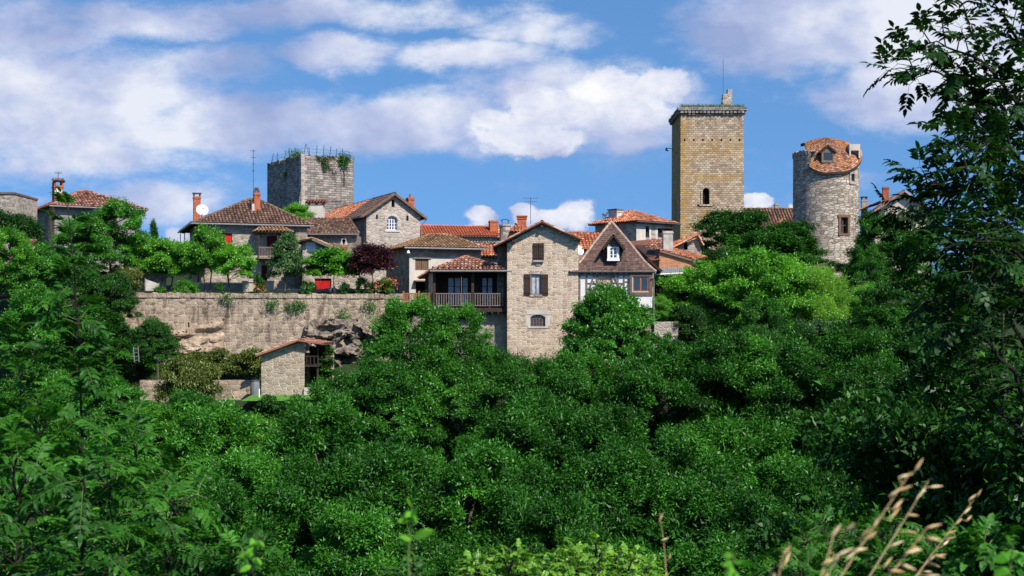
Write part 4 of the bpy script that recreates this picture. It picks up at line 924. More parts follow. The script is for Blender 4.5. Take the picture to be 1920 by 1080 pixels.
# hipped house with red shutters
H = House('hipped_house', 'stone house with brown hipped roof, brick chimneys, balcony and red shutters', 'house', 377, 101, P(0, 552, 101).z, 18)
Lr = H.U(575); D = 8.6; z = H.W(416)
hs = [(H.U(415), H.U(435), H.W(459), H.W(436)), (H.U(500), H.U(521), H.W(466), H.W(440)), (H.U(489), H.U(501), H.W(531), H.W(496))]
F_, R_, Lf = box_walls(H, Lr, D, z, 'stone_grey', hs)
for a, nm, mm in ((hs[0], 'shutter', 'red'), (hs[1], 'balcony_door', 'dark_red'), (hs[2], 'shutter', 'dark_red')): boards(H, F_, a[0]+.02, a[1]-.02, a[2], a[3], M[mm], nm, .1, 4, batten=False)
st = MB(); jw = H.U(553); st.box(jw, Lr+.02, -.18, -.004, -1.5, z-.1); H.b(st, 'wall_pier', M['stone_dark'])
pb = MB(); pb.box(H.U(455), H.U(490), -.03, -.004, H.W(515), H.W(486)); pb.box(H.U(455), H.U(484), -.05, -.031, H.W(491), H.W(483)); H.b(pb, 'whitewash_patch', M['plaster'])
r0 = Vector((H.U(470, 4.3), 4.2, H.W(371, 3, 4.2))); r1 = Vector((H.U(480, 4.3), 4.2, H.W(371, 3, 4.2)))
hip_roof(H, -.7, Lr+.45, -.45, D+.9, z-.1, r0, r1, 'tile_brown')
gutter(H, (-.73, -.5, z-.16), (Lr+.45, -.5, z-.16)); gutter(H, (-.75, -.5, z-.16), (-.8, D+.9, z-.16))
u = H.U(477, 1.9); chimney(H, u, H.U(488, 1.9), 1.9, 2.4, z, H.W(360, 3, 2), 'brick'); zc = H.W(360, 3, 2)
c = MB(); c.beam((u+.02, 2.1, zc), (u+.14, 2.1, zc+.36), .05, .2); c.beam((u+.36, 2.1, zc), (u+.18, 2.1, zc+.36), .05, .2); H.b(c, 'chimney_cowl', M['metal'])
c = MB(); c.box(u-.2, u-.02, 1.75, 2.3, z+.75, z+1.55); c.box(u-.12, u+.55, 1.7, 1.86, z+.62, z+.86); H.b(c, 'chimney_flashing', M['plaster'])
chimney(H, H.U(363, 6), H.U(376, 6), 5.9, 6.4, 1, H.W(368, 0, 6), 'brick', open_cap=True)
dish('large grey satellite dish beside the tall brick chimney of the red shuttered house', 379, 394, 104.6, .45, 20)
antenna('tall thin lattice television mast above the red shuttered house', 475, 280, 375, 105, 4, .35)
# porch roof and balcony
bl, br_ = H.U(483, -1.1), H.U(522, -1.1); zb = H.W(482, 4, -1)
f = MB(); f.box(bl, br_, -1.2, -.002, zb-.12, zb); H.b(f, 'balcony_floor', M['wood_grey'])
rl = MB(); zt = H.W(463, 4, -1.1)
rl.box(bl, br_, -1.2, -1.13, zt-.06, zt); rl.box(bl, br_, -1.2, -1.13, zb+.06, zb+.12)
for k in range(14): x = bl+(br_-bl-.04)*k/13; rl.box(x, x+.035, -1.185, -1.145, zb+.12, zt-.06)
H.b(rl, 'railing', M['wood_grey'])
for x in (bl, br_-.1): f = MB(); f.box(x, x+.1, -1.2, -1.1, zb-.1, H.W(434, 4, -1)); H.b(f, 'post', M['wood_dark'])
mb = MB(); z1 = H.W(434, 4, -1); xa, xb = H.U(479, -1.4), H.U(549, -1.4); z2 = H.W(421, 4, -.4); ym = -.6
tile_plane(mb, [(xa, -1.4, z1), (xb, -1.4, z1), (xb-.7, -.004, z2), (xa+.7, -.004, z2)]); tile_plane(mb, [(xb, -1.4, z1), (xb, -.004, z1), (xb-.7, -.004, z2)]); tile_plane(mb, [(xa, -.004, z1), (xa, -1.4, z1), (xa+.7, -.004, z2)])
H.b(mb, 'porch_roof', [M['tile_moss'], M['wood_dark']])
f = MB(); f.beam((H.U(545, -.1), -.004, z1-.9), (H.U(545, -.1), -1.2, z1-.06), .09, .09); H.b(f, 'brace', M['wood_dark'])
fr = MB(); xa, xb = H.U(338, 8), H.U(346, 8); fr.tube([(-.4, 8, z-.3), (xa, 8, z-.3), (xa, 8, z-1.8)], .035, 5); fr.tube([(xb, 8, z-.3), (xb, 8, z-1.8)], .035, 5); H.b(fr, 'side_frame', M['metal'])

# low brown roofed wing
H = House('low_wing', 'low stone wing with brown tiled roof left of the gabled stone house', 'house', 572, 106, P(0, 540, 106).z, 0)
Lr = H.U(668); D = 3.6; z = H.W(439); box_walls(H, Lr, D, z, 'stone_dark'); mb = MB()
tile_plane(mb, [(-.3, -.3, z), (Lr+.25, -.3, z), (Lr-.95, D, H.W(409, 0, D)), (-.3, D, H.W(409, 0, D))]); ridge_tiles(mb, (Lr+.25, -.3, z+.02), (Lr-.95, D, H.W(409, 0, D)+.02)); H.b(mb, 'roof', [M['tile_brown'], M['wood_dark']])
gutter(H, (-.3, -.36, z-.04), (Lr+.25, -.36, z-.04))
chimney(H, H.U(639, -1.5), H.U(651, -1.5), -1.9, -1.4, 0, H.W(460, 2, -1.5), 'brick'); c = MB(); zc = H.W(460, 2, -1.5); x = H.U(645, -1.5)
c.beam((x-.14, -1.6, zc), (x, -1.6, zc+.45), .06, .3); c.beam((x+.14, -1.6, zc), (x, -1.6, zc+.45), .06, .3); H.b(c, 'chimney_cowl', M['concrete'])
lw = MB(); lw.box(H.U(628, -2), H.U(666, -2), -2.0, -.01, 0, H.W(472, 0, -2)); H.b(lw, 'stone_annex', M['stone_shed'])

# gabled stone house, ridge running back to the left
def chapel():
    H = House('gabled_stone_house', 'tall gabled pale stone house with an arched white window', 'house', 687, 109, P(0, 540, 109).z, 24)
    Lr = H.U(788); z = H.W(400); apex = H.W(366, Lr/2); w = lambda p0, p1, q0, q1: (H.U(p0), H.U(p1), H.W(q0, H.U(p0)), H.W(q1, H.U(p0)))
    hs = [w(726, 745, 431, 405)+(.32,), w(734, 740, 388, 374), w(705, 708.5, 411, 402), w(762, 766, 414, 404)]
    zr = H.W(404, Lr); zt = [(Lr, z-.05), (Lr/2, apex), (0, z-.05)]; mb = MB(); D = H.V(640)
    F_ = wall(mb, (0, 0), (Lr, 0), -1.5, zt, hs); Dn = 16
    wall(mb, (Lr, 0), (Lr, Dn), -1.5, z); lh = [(Dn-2.6, Dn-2.35, z-1.6, z-.7)]; TL = wall(mb, (0, Dn), (0, 0), -1.5, z-.05, lh)
    H.b(mb, 'wall', M['stone_chapel'])
    window(H, F_, *hs[0][:4], 'white', 'glass', 4, 4, .16); dark_back(H, TL, *lh[0], .2, 'window_slit')
    for h in hs[1:]: dark_back(H, F_, *h, .25, 'window_opening')
    s = MB(); uc = (hs[0][0]+hs[0][1])/2; r = (hs[0][1]-hs[0][0])/2+.02; zc = hs[0][3]-.32
    for k in range(11):
        a0 = math.pi*k/11+.03; a1 = math.pi*(k+1)/11-.03; q = lambda a, rr_, y: (uc+rr_*math.cos(a), y, zc+rr_*math.sin(a)*.8)
        s.add([q(a1, r, -.03), q(a1, r+.22, -.03), q(a0, r+.22, -.03), q(a0, r, -.03)][::-1]); s.add([q(a0, r, -.03), q(a0, r+.22, -.03), q(a0, r+.22, .02), q(a0, r, .02)])
    s.box(hs[0][0]-.2, hs[0][1]+.2, -.06, .1, hs[0][2]-.14, hs[0][2]); H.b(s, 'window_surround', M['plaster'])
    sl = (apex-z)/(Lr/2); ov = .45; ze = z-ov*sl
    gable_roof(H, -ov, Lr+ov, -.3, 5.2, ze+.05, ze+.05, Lr/2, apex+.12, 'tile_flat', 'roof', 'canal')
    bb = MB(); bb.beam((-ov, -.32, ze), (Lr/2, -.32, apex+.06), .05, .14); bb.beam((Lr+ov, -.32, ze), (Lr/2, -.32, apex+.06), .05, .14); H.b(bb, 'verge_board', M['wood_mid'])
    gutter(H, (-ov-.05, -.3, ze), (-ov-.05, 5.2, ze)); pipe(H, [(Lr+ov, -.25, ze), (Lr+.05, -.1, ze-.5), (Lr+.05, -.1, 0)])
    u = H.U(766, 1.0); chimney(H, u, u+.5, 1.0, 1.6, z, H.W(370, u, 1), 'brick', pots=1)
    # orange back range on the same ridge
    B = empty('orange_roofed_range', (H.x, H.y, H.z0), H.ang, 'bright orange tiled roof running back from the gabled stone house towards the roofless tower', 'house')
    class Q: pass
    G = Q(); G.o = B; G.b = lambda mb, n_, m_, p=None, l=None: mb.build(n_, m_, B)
    gable_roof(G, -ov-.1, Lr+ov, 5.25, 15.5, ze, ze, Lr/2, apex+.09, 'tile_orange')
    w2 = MB(); w2.box(.05, Lr-.05, 5.3, 15.4, -1.5, z-.35); w2.build('wall', M['stone_dark'], B)
    # small dormer chimney block with orange cap
    C = empty('chimney_block', P(592, 405, 117), 0, 'squat plastered chimney block with orange tiled cap below the roofless tower', 'chimney')
    c = MB(); c.box(-.75, .62, 0, .9, -1.5, .95); c.build('shaft', M['plaster'], C); c = MB()
    for x in (-.7, -.05, .5): c.box(x, x+.12, 0, .9, .95, 1.12)
    c.build('cap_block', M['wood_dark'], C); c = MB(); tile_plane(c, [(-.85, -.15, 1.12), (.85, -.15, 1.12), (.85, 1.0, 1.34), (-.85, 1.0, 1.34)]); c.build('cap', [M['tile_neworange'], M['wood_dark']], C)
chapel()

# whitewashed lean-to with red door
H = House('leanto_house', 'pale stone lean-to with sloping tiled edge, dark red window and red garage door', 'house', 567, 99.5, P(0, 560, 99.5).z)
Lr = H.U(702); z1 = H.W(450); zm = H.W(486, 0); ul = H.U(672); hs = [(H.U(600), H.U(608), H.W(480), H.W(469)), (H.U(590), H.U(621), H.W(548), H.W(522))]
mb = MB(); F_ = wall(mb, (0, 0), (ul, 0), -1.5, [(ul, zm), (.7, z1), (0, z1-.15)], hs); wall(mb, (ul, 0), (Lr, 0), -1.5, zm-.6); wall(mb, (0, 5), (0, 0), -1.5, z1-.2); H.b(mb, 'wall', M['stone_chapel'])
boards(H, F_, hs[0][0]+.01, hs[0][1]-.01, hs[0][2], hs[0][3], M['dark_red'], 'shutter', .1, 2, batten=False); boards(H, F_, hs[1][0]+.01, hs[1][1]-.01, hs[1][2], hs[1][3], M['red'], 'door', .12, 6, batten=False)
wp = MB(); wp.box(H.U(574), H.U(592), -.02, -.004, H.W(472), H.W(455)); H.b(wp, 'whitewash_patch', M['panel'])
mb = MB(); e = .5
tile_plane(mb, [(-.45, -e, z1-.12), (.75, -e, z1+.12), (.75, 3.5, z1+.12), (-.45, 3.5, z1-.12)][::1]); tile_plane(mb, [(.75, -e, z1+.12), (ul+.35, -e, zm-.05), (ul+.35, 3.5, zm-.05), (.75, 3.5, z1+.12)]); H.b(mb, 'roof', [M['tile_moss'], M['wood_dark']])
bb = MB(); bb.beam((.75, -e-.03, z1+.03), (ul+.35, -e-.03, zm-.14), .05, .16)
for k in range(9): t = (k+.5)/9; x = .75+(ul-.4)*t; zz = z1+(zm-z1)*t-.12; bb.beam((x, -e, zz), (x, 0, zz), .08, .12)
H.b(bb, 'rafter', M['wood_grey']); cp = MB(); cp.box(ul, Lr, -.05, .3, zm-.6, zm-.5); H.b(cp, 'coping', M['stone_grey'])

# long orange roof behind
H = House('long_orange_house', 'long low house with even orange roof behind the mossy roofed house', 'house', 775, 119, P(0, 540, 119).z, 12)
Lr = H.U(940); z = H.W(441); box_walls(H, Lr, 5, z, 'stone_chapel'); mb = MB(); rz = H.W(423, 0, 2.5)
gl = [(-.3, -.3, z), (Lr+.3, -.3, z), (Lr+.3, 2.5, rz), (-.3, 2.5, rz)]; tile_plane(mb, gl); tile_plane(mb, [(Lr+.3, 5.3, z), (-.3, 5.3, z), (-.3, 2.5, rz), (Lr+.3, 2.5, rz)]); ridge_tiles(mb, (-.3, 2.5, rz+.03), (Lr+.3, 2.5, rz+.03)); H.b(mb, 'roof', [M['tile_neworange'], M['wood_dark']])
mb = MB()
for k in range(int(Lr/.24)): mb.tube([(k*.24, -.33, z-.02), (k*.24, -.1, z+.02)], .09, 6)
H.b(mb, 'eave_tile', M['tile_brown'])
mb = MB(); zz = H.W(462); tile_plane(mb, [(H.U(868), -1.6, zz-.1), (H.U(910), -1.6, zz-.1), (H.U(910), -.4, zz+.35), (H.U(868), -.4, zz+.35)]); H.b(mb, 'lower_roof', [M['tile_brown'], M['wood_dark']])
u = H.U(919, 1); chimney(H, u, H.U(934, 1), 1, 1.7, z-1, H.W(413, u, 1), 'brick', pots=0, label='large red brick chimney')

# mossy hipped house
H = House('mossy_roofed_house', 'stone house with mossy hipped roof and brown closed shutters', 'house', 767, 98.5, P(0, 560, 98.5).z, 20)
Lr = H.U(902); D = H.V(724); z = H.W(464); hs = [(H.U(778), H.U(803), H.W(506), H.W(485)), (H.U(779), H.U(800), H.W(556), H.W(528))]
F_, _, _ = box_walls(H, Lr, D, z, 'stone_grey', hs)
pl = MB(); T_ = lambda u, v, zz: Vector((u, v, zz)); wall(pl, (0.01, -.03), (H.U(900), -.03), -1.5, H.W(482), [(a[0], a[1], a[2], min(a[3], H.W(482)-.01)) for a in hs], .02); H.b(pl, 'plaster_band', M['plaster'])
boards(H, F_, (hs[0][0]+hs[0][1])/2+.01, hs[0][1]-.02, hs[0][2]+.02, hs[0][3]-.02, M['wood_mid'], 'shutter', .03, 3, batten=False); boards(H, F_, hs[0][0]+.02, (hs[0][0]+hs[0][1])/2-.01, hs[0][2]+.02, hs[0][3]-.02, M['wood_mid'], 'shutter', .03, 3, batten=False)
lt = MB(); lt.box(hs[0][0]-.15, hs[0][1]+.2, -.10, .05, hs[0][3], hs[0][3]+.12); H.b(lt, 'lintel', M['wood_grey']); dark_back(H, F_, *hs[1], .25, 'doorway'); lt = MB(); lt.box(hs[1][0]-.15, hs[1][1]+.15, -.5, .0, hs[1][3], hs[1][3]+.08); H.b(lt, 'door_canopy', M['wood_mid'])
rz = H.W(439, 1.5, D/2); hip_roof(H, -.5, Lr+.35, -.5, D+.4, z, (H.U(806, D/2), D/2, rz), (H.U(842, D/2), D/2, rz), 'tile_moss'); gutter(H, (-.5, -.56, z-.06), (Lr+.35, -.56, z-.06))
l = MB(); l.tube([(H.U(761, 0), -.55, z-.3), (H.U(761), -.15, z-.25)], .03, 6); l.tube([(H.U(761), -.65, z-.45), (H.U(761), -.6, z-.25)], [.13, .05], 10); H.b(l, 'wall_lamp', M['white'])

# little orange roofs between mossy house and centre house, round chimney
H = House('back_cottage', 'small orange roofed cottage peeping behind the left eave of the tall gabled house', 'house', 898, 104, P(0, 540, 104).z)
Lr = H.U(990); z = H.W(478); box_walls(H, Lr, 4, z, 'stone_grey'); mb = MB(); rz = H.W(456, 0, 2.2); tile_plane(mb, [(-.2, -.3, z-.1), (Lr, -.3, z-.1), (Lr, 2.2, rz), (-.2, 2.2, rz)]); tile_plane(mb, [(1.3, 2.2, H.W(448, 0, 2)), (3.6, 2.2, H.W(448, 0, 2)), (3.6, 3.8, H.W(425, 0, 3.8)), (1.3, 3.8, H.W(425, 0, 3.8))]); H.b(mb, 'roof', [M['tile_orange'], M['wood_dark']])
c = MB(); x = H.U(947, 1); c.tube([(x, 1.2, 0), (x, 1.2, H.W(424, 0, 1))], .42, 14); c.tube([(x, 1.2, H.W(424, 0, 1)), (x, 1.2, H.W(421, 0, 1))], .47, 14); co = H.b(c, 'round_chimney', M['stone_grey'])
c = MB(); zc = H.W(421, 0, 1)
for a in (-.25, .2): c.box(x+a, x+a+.06, .95, 1.4, zc, zc+.3)
for k in range(6): a0 = -.9+1.8*k/6; a1 = -.9+1.8*(k+1)/6; c.add([(x+.42*math.sin(a0), .85, zc+.1+.3*math.cos(a0)), (x+.42*math.sin(a1), .85, zc+.1+.3*math.cos(a1)), (x+.42*math.sin(a1), 1.5, zc+.1+.3*math.cos(a1)), (x+.42*math.sin(a0), 1.5, zc+.1+.3*math.cos(a0))])
c.build('chimney_cap', M['metal'], co)
chimney(H, H.U(970, 1.6), H.U(987, 1.6), 1.6, 2.2, 0, H.W(406, 0, 1.6), 'brick', open_cap=False, label='small red brick chimney with flat cap'); c = MB(); c.box(H.U(968, 1.6), H.U(989, 1.6), 1.5, 2.3, H.W(406, 0, 1.6), H.W(404, 0, 1.6)); H.b(c, 'cap_slab', M['tile_neworange'])
mb = MB(); zz = H.W(436, 0, 1); tile_plane(mb, [(H.U(957, .5), .3, zz), (H.U(990, .5), .3, zz), (H.U(980, 2), 2.2, H.W(420, 0, 2)), (H.U(966, 2), 2.2, H.W(420, 0, 2))]); H.b(mb, 'upper_roof', [M['tile_orange'], M['wood_dark']])
antenna('television aerial on a mast above the tall gabled house', 995, 370, 420, 97, 2, 1.0)

# veranda house
def veranda():
    Y = 92.5; H = House('veranda_house', 'wooden veranda with tiled hipped roof built out over the big block wall', 'house', 783, Y, P(0, 700, Y).z)
    xl = H.U(812, 0); xr = H.U(949); zd = H.W(578); zt = H.W(508); D = 3.0
    mb = MB(); a = H.U(757, .3); wall(mb, (a, .30), (xr+.15, .30), 0, zd-.02); wall(mb, (a, 3), (a, .3), 0, zd-.02); H.b(mb, 'base_wall', M['stone_base'])
    f = MB(); f.box(xl-.02, xr+.1, -.25, D, zd-.18, zd); f.box(xl-.05, xr+.12, -.30, -.25, zd-.24, zd+.02)
    for k in range(12): x = xl+.2+(xr-xl-.3)*k/11; f.box(x-.05, x+.05, -.28, .3, zd-.36, zd-.181)
    H.b(f, 'deck', M['wood_dark'])
    f = MB(); f.box(a, xl-.05, -.0, D, zd-.1, zd+.03); H.b(f, 'terrace_slab', M['plaster'])
    # inner wall with windows
    w = [(H.U(838, 2.1), H.U(879, 2.1), H.W(573, 0, 2), H.W(519, 0, 2)), (H.U(902, 2.1), H.U(925, 2.1), H.W(573, 0, 2), H.W(519, 0, 2))]
    il = H.U(797, 2.1); w = [(p-il, q-il, r, s) for p, q, r, s in w]
    mb = MB(); T = wall(mb, (il, 2.1), (xr, 2.1), zd, zt, w, .2); H.b(mb, 'inner_wall', M['wood_dark'])
    window(H, T, w[0][0], w[0][0]+(w[0][1]-w[0][0])*.66, w[0][2], w[0][3], 'wood_dark', 'curtain', 2, 3, .1, .08, 'french_window'); window(H, T, w[0][0]+(w[0][1]-w[0][0])*.67, w[0][1], w[0][2], w[0][3], 'wood_dark', 'curtain', 1, 3, .1, .08, 'french_window'); window(H, T, *w[1], 'wood_dark', 'curtain', 2, 3, .1, .08, 'french_window')
    mb = MB(); wall(mb, (H.U(797, 3), 3.6), (xl-.02, 0.0), zd+.03, zt-.1); H.b(mb, 'side_wall', M['stone_house'])
    for px in (812, 884, 944.5): p = MB(); x = H.U(px); p.box(x, x+.17, -.2, -.03, zd, zt); H.b(p, 'post', M['wood_dark'])
    for x0, x1 in ((xl+.17, H.U(884)), (H.U(884)+.17, H.U(944.5))):
        g = MB(); zr = zd+.98; g.box(x0, x1, -.17, -.08, zr-.07, zr); g.box(x0, x1, -.155, -.095, zd+.14, zd+.2); n = int((x1-x0)/.15)
        for k in range(n): x = x0+(x1-x0)*(k+.5)/n; g.box(x-.03, x+.03, -.15, -.10, zd+.2, zr-.07)
        H.b(g, 'railing', M['wood_grey'])
    # orange railing of the open terrace
    g = MB(); x0, x1 = a, xl-.02; zr = zd+1.0; g.box(x0, x1, .02, .1, zr-.08, zr); g.box(x0, x1, .03, .09, zd+.1, zd+.16); n = 17
    for k in range(n): x = x0+(x1-x0)*(k+.5)/n; g.box(x-.035, x+.035, .035, .085, zd+.16, zr-.08)
    for x in (x0-.05, (x0+x1)/2): g.box(x, x+.11, .0, .12, zd, zr+.12)
    H.b(g, 'terrace_railing', M['wood_orange'])
    ze = H.W(507, 0, -.5); x0 = H.U(806, -.6); x1 = H.U(960, -.6); c = Vector((H.U(872, 1.6), 1.7, H.W(480, 0, 1.6))); y1 = 4.3; mb = MB()
    c00, c10, c11, c01 = Vector((x0, -.6, ze)), Vector((x1, -.6, ze)), Vector((x1, y1, ze)), Vector((H.U(784, 4), y1, H.W(521, 0, 4)))
    for p in ([c00, c10, c], [c10, c11, c], [c11, c01, c]): tile_plane(mb, p)
    tile_plane(mb, [c01, c00, c])
    for q in (c00, c10, c11, c01): ridge_tiles(mb, q, c)
    H.b(mb, 'roof', [M['tile_red'], M['wood_dark']]); gutter(H, (x0, -.66, ze-.05), (x1, -.66, ze-.05), .065)
    b = MB(); b.box(xl-.1, xr+.1, -.2, -.02, zt, zt+.18); 
    for k in range(14): x = xl+(xr-xl)*k/13; b.box(x-.04, x+.04, -.55, 2.1, zt+.18, zt+.28)
    H.b(b, 'beam', M['wood_dark'])
    pipe(H, [(x1-.15, -.6, ze-.1), (H.U(956), -.35, ze-.5), (H.U(956), -.12, ze-1.2), (H.U(956), -.12, .5)])
    t = empty('garden_table', (H.x+H.U(789, .9), Y+1.1, H.z0+zd+.03), .1, 'white garden table with cloth on the small terrace behind the orange railing', 'table')
    q = MB(); q.box(-.6, .6, -.35, .35, .68, .74); q.box(-.61, .61, -.36, -.345, .35, .70); q.build('table_top', M['white'], t)
    for sx in (-.5, .5):
        for sy in (-.28, .28): q = MB(); q.tube([(sx, sy, 0), (sx, sy, .68)], .025, 6); q.build('leg', M['white'], t)
    for k, (dx, lb) in enumerate(((-.95, 'white garden chair left of the terrace table'), (.95, 'white garden chair right of the terrace table'))):
        t = empty('garden_chair', (H.x+H.U(789, .9)+dx, Y+1.1, H.z0+zd+.03), (-1.57 if dx < 0 else 1.57), lb, 'chair', 'white terrace chairs')
        q = MB(); q.box(-.22, .22, -.2, .22, .42, .46); q.build('seat', M['white'], t); q = MB(); q.box(-.22, .22, -.24, -.2, .46, .88); q.build('backrest', M['white'], t)
        for sx in (-.2, .2):
            for sy in (-.2, .18): q = MB(); q.tube([(sx, sy, 0), (sx, sy, .42)], .02, 5); q.build('leg', M['white'], t)
    t = empty('round_table', (H.x+H.U(928, .8), Y+.7, H.z0+zd), .2, 'round wicker table with crossed legs on the veranda', 'table')
    q = MB(); q.tube([(0, 0, .70), (0, 0, .74)], .48, 20); q.build('table_top', M['wood_grey'], t)
    for a_ in (0, 1.57): 
        for sg in (-1, 1): q = MB(); q.tube([(sg*.4*math.cos(a_), sg*.4*math.sin(a_), 0), (-sg*.36*math.cos(a_), -sg*.36*math.sin(a_), .70)], .022, 5); q.build('leg', M['wood_grey'], t)
veranda()

# tall gabled house in the centre
def centre():
    Y = 91.8; H = House('tall_gabled_house', 'tall sunlit stone house with tiled gable and brown shutters beside the veranda', 'house', 951, Y, P(0, 705, Y).z)
    Lr = H.U(1084.5); D = 9; zl, zr = H.W(456), H.W(447); ap = H.W(421); ux = H.U(1016)
    hs = [(H.U(999), H.U(1020), H.W(488), H.W(456)), (H.U(996), H.U(1014.5), H.W(552), H.W(514)), (H.U(994.5), H.U(1022.5), H.W(612), H.W(590), .22)]
    mb = MB(); F_ = wall(mb, (0, 0), (Lr, 0), 0, [(Lr, zr), (ux, ap), (0, zl)], hs, .3); wall(mb, (Lr, 0), (Lr, D), 0, zr); wall(mb, (0, D), (0, 0), 0, zl); H.b(mb, 'wall', M['stone_house'])
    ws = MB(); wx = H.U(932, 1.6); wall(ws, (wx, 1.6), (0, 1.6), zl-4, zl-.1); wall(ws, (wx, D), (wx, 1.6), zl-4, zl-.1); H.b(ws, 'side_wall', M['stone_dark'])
    mb = MB(); x0, x1 = H.U(926, -.4), H.U(1090, -.5); z0_, z1_ = H.W(461, 0, -.4), H.W(449, 0, -.4)
    azp = H.W(415.5, 0, -.45)
    tile_plane(mb, [(x0, D, z0_), (x0, -.45, z0_), (ux, -.45, azp), (ux, D, azp)]); tile_plane(mb, [(x1, -.45, z1_), (x1, D, z1_), (ux, D, azp), (ux, -.45, azp)])
    ridge_tiles(mb, (ux, -.45, azp+.02), (ux, D, azp+.02)); ridge_tiles(mb, (x0, -.38, z0_+.02), (ux, -.38, azp+.02), .085); ridge_tiles(mb, (x1, -.38, z1_+.02), (ux, -.38, azp+.02), .085)
    H.b(mb, 'roof', [M['tile_red'], M['wood_dark']])
    for k, (x, z) in enumerate(((.4, zl+.15), (ux, ap-.12), (Lr-.25, zr+.0), (H.U(1050), H.W(435)))): b = MB(); b.box(x-.08, x+.08, -.42, .1, z-.12, z+.06); H.b(b, 'purlin', M['wood_dark'])
    m_ = (hs[0][0]+hs[0][1])/2
    boards(H, F_, hs[0][0], m_-.01, hs[0][2], hs[0][3], M['wood_dark'], 'shutter', -.05, 3); boards(H, F_, m_+.01, hs[0][1], hs[0][2], hs[0][3], M['wood_dark'], 'shutter', -.05, 3); dark_back(H, F_, *hs[0], .29, 'window_opening')
    c = MB(); uc = m_; c.add([(uc-.3, -.12, hs[0][2]-.03), (uc+.3, -.12, hs[0][2]-.03), (uc+.1, -.02, hs[0][2]-.42), (uc-.1, -.02, hs[0][2]-.42)][::-1]); c.box(uc-.34, uc+.34, -.16, .02, hs[0][2]-.12, hs[0][2]-.0); H.b(c, 'corbel', M['stone_grey'])
    window(H, F_, *hs[1], 'wood_mid', 'curtain', 2, 1, .12)
    w_ = .42
    boards(H, F_, hs[1][0]-w_-.04, hs[1][0]-.03, hs[1][2]-.05, hs[1][3], M['wood_dark'], 'shutter', -.06, 3, label='open brown shutter left of the curtained window'); boards(H, F_, hs[1][1]+.03, hs[1][1]+w_+.04, hs[1][2]-.05, hs[1][3], M['wood_dark'], 'shutter', -.06, 3, label='open brown shutter right of the curtained window')
    c = MB(); c.box(hs[1][0]-.1, hs[1][1]+.1, -.05, .1, hs[1][2]-.14, hs[1][2]); c.box(hs[1][0]-.12, hs[1][1]+.12, -.01, .1, hs[1][3], hs[1][3]+.2); H.b(c, 'window_surround', M['stone_chapel'])
    window(H, F_, *hs[2][:4], 'wood_mid', 'glass', 5, 3, .12)
    c = MB(); c.box(hs[2][0]-.15, hs[2][1]+.15, -.04, .1, hs[2][2]-.12, hs[2][2]); c.box(hs[2][0]-.3, hs[2][0], -.012, .05, hs[2][2], hs[2][3]-.05); c.box(hs[2][1], hs[2][1]+.3, -.012, .05, hs[2][2], hs[2][3]-.05); c.box(hs[2][0]-.25, hs[2][1]+.25, -.014, .05, hs[2][3]+.01, hs[2][3]+.3); H.b(c, 'window_surround', M['plaster'])
    g = MB(); g.tube([(x0-.02, -.4, z0_-.06), (x0-.02, 2.5, z0_-.06)], .06, 6); g.tube([(x0, .8, z0_-.1), (x0+.1, .9, z0_-.9), (H.U(915, 1), 1.0, H.W(488, 0, 1))], .045, 6); H.b(g, 'gutter', M['metal'])
centre()
dish('white satellite dish on the right corner of the tall gabled house', 1085, 469, 92.6, .37, 35)

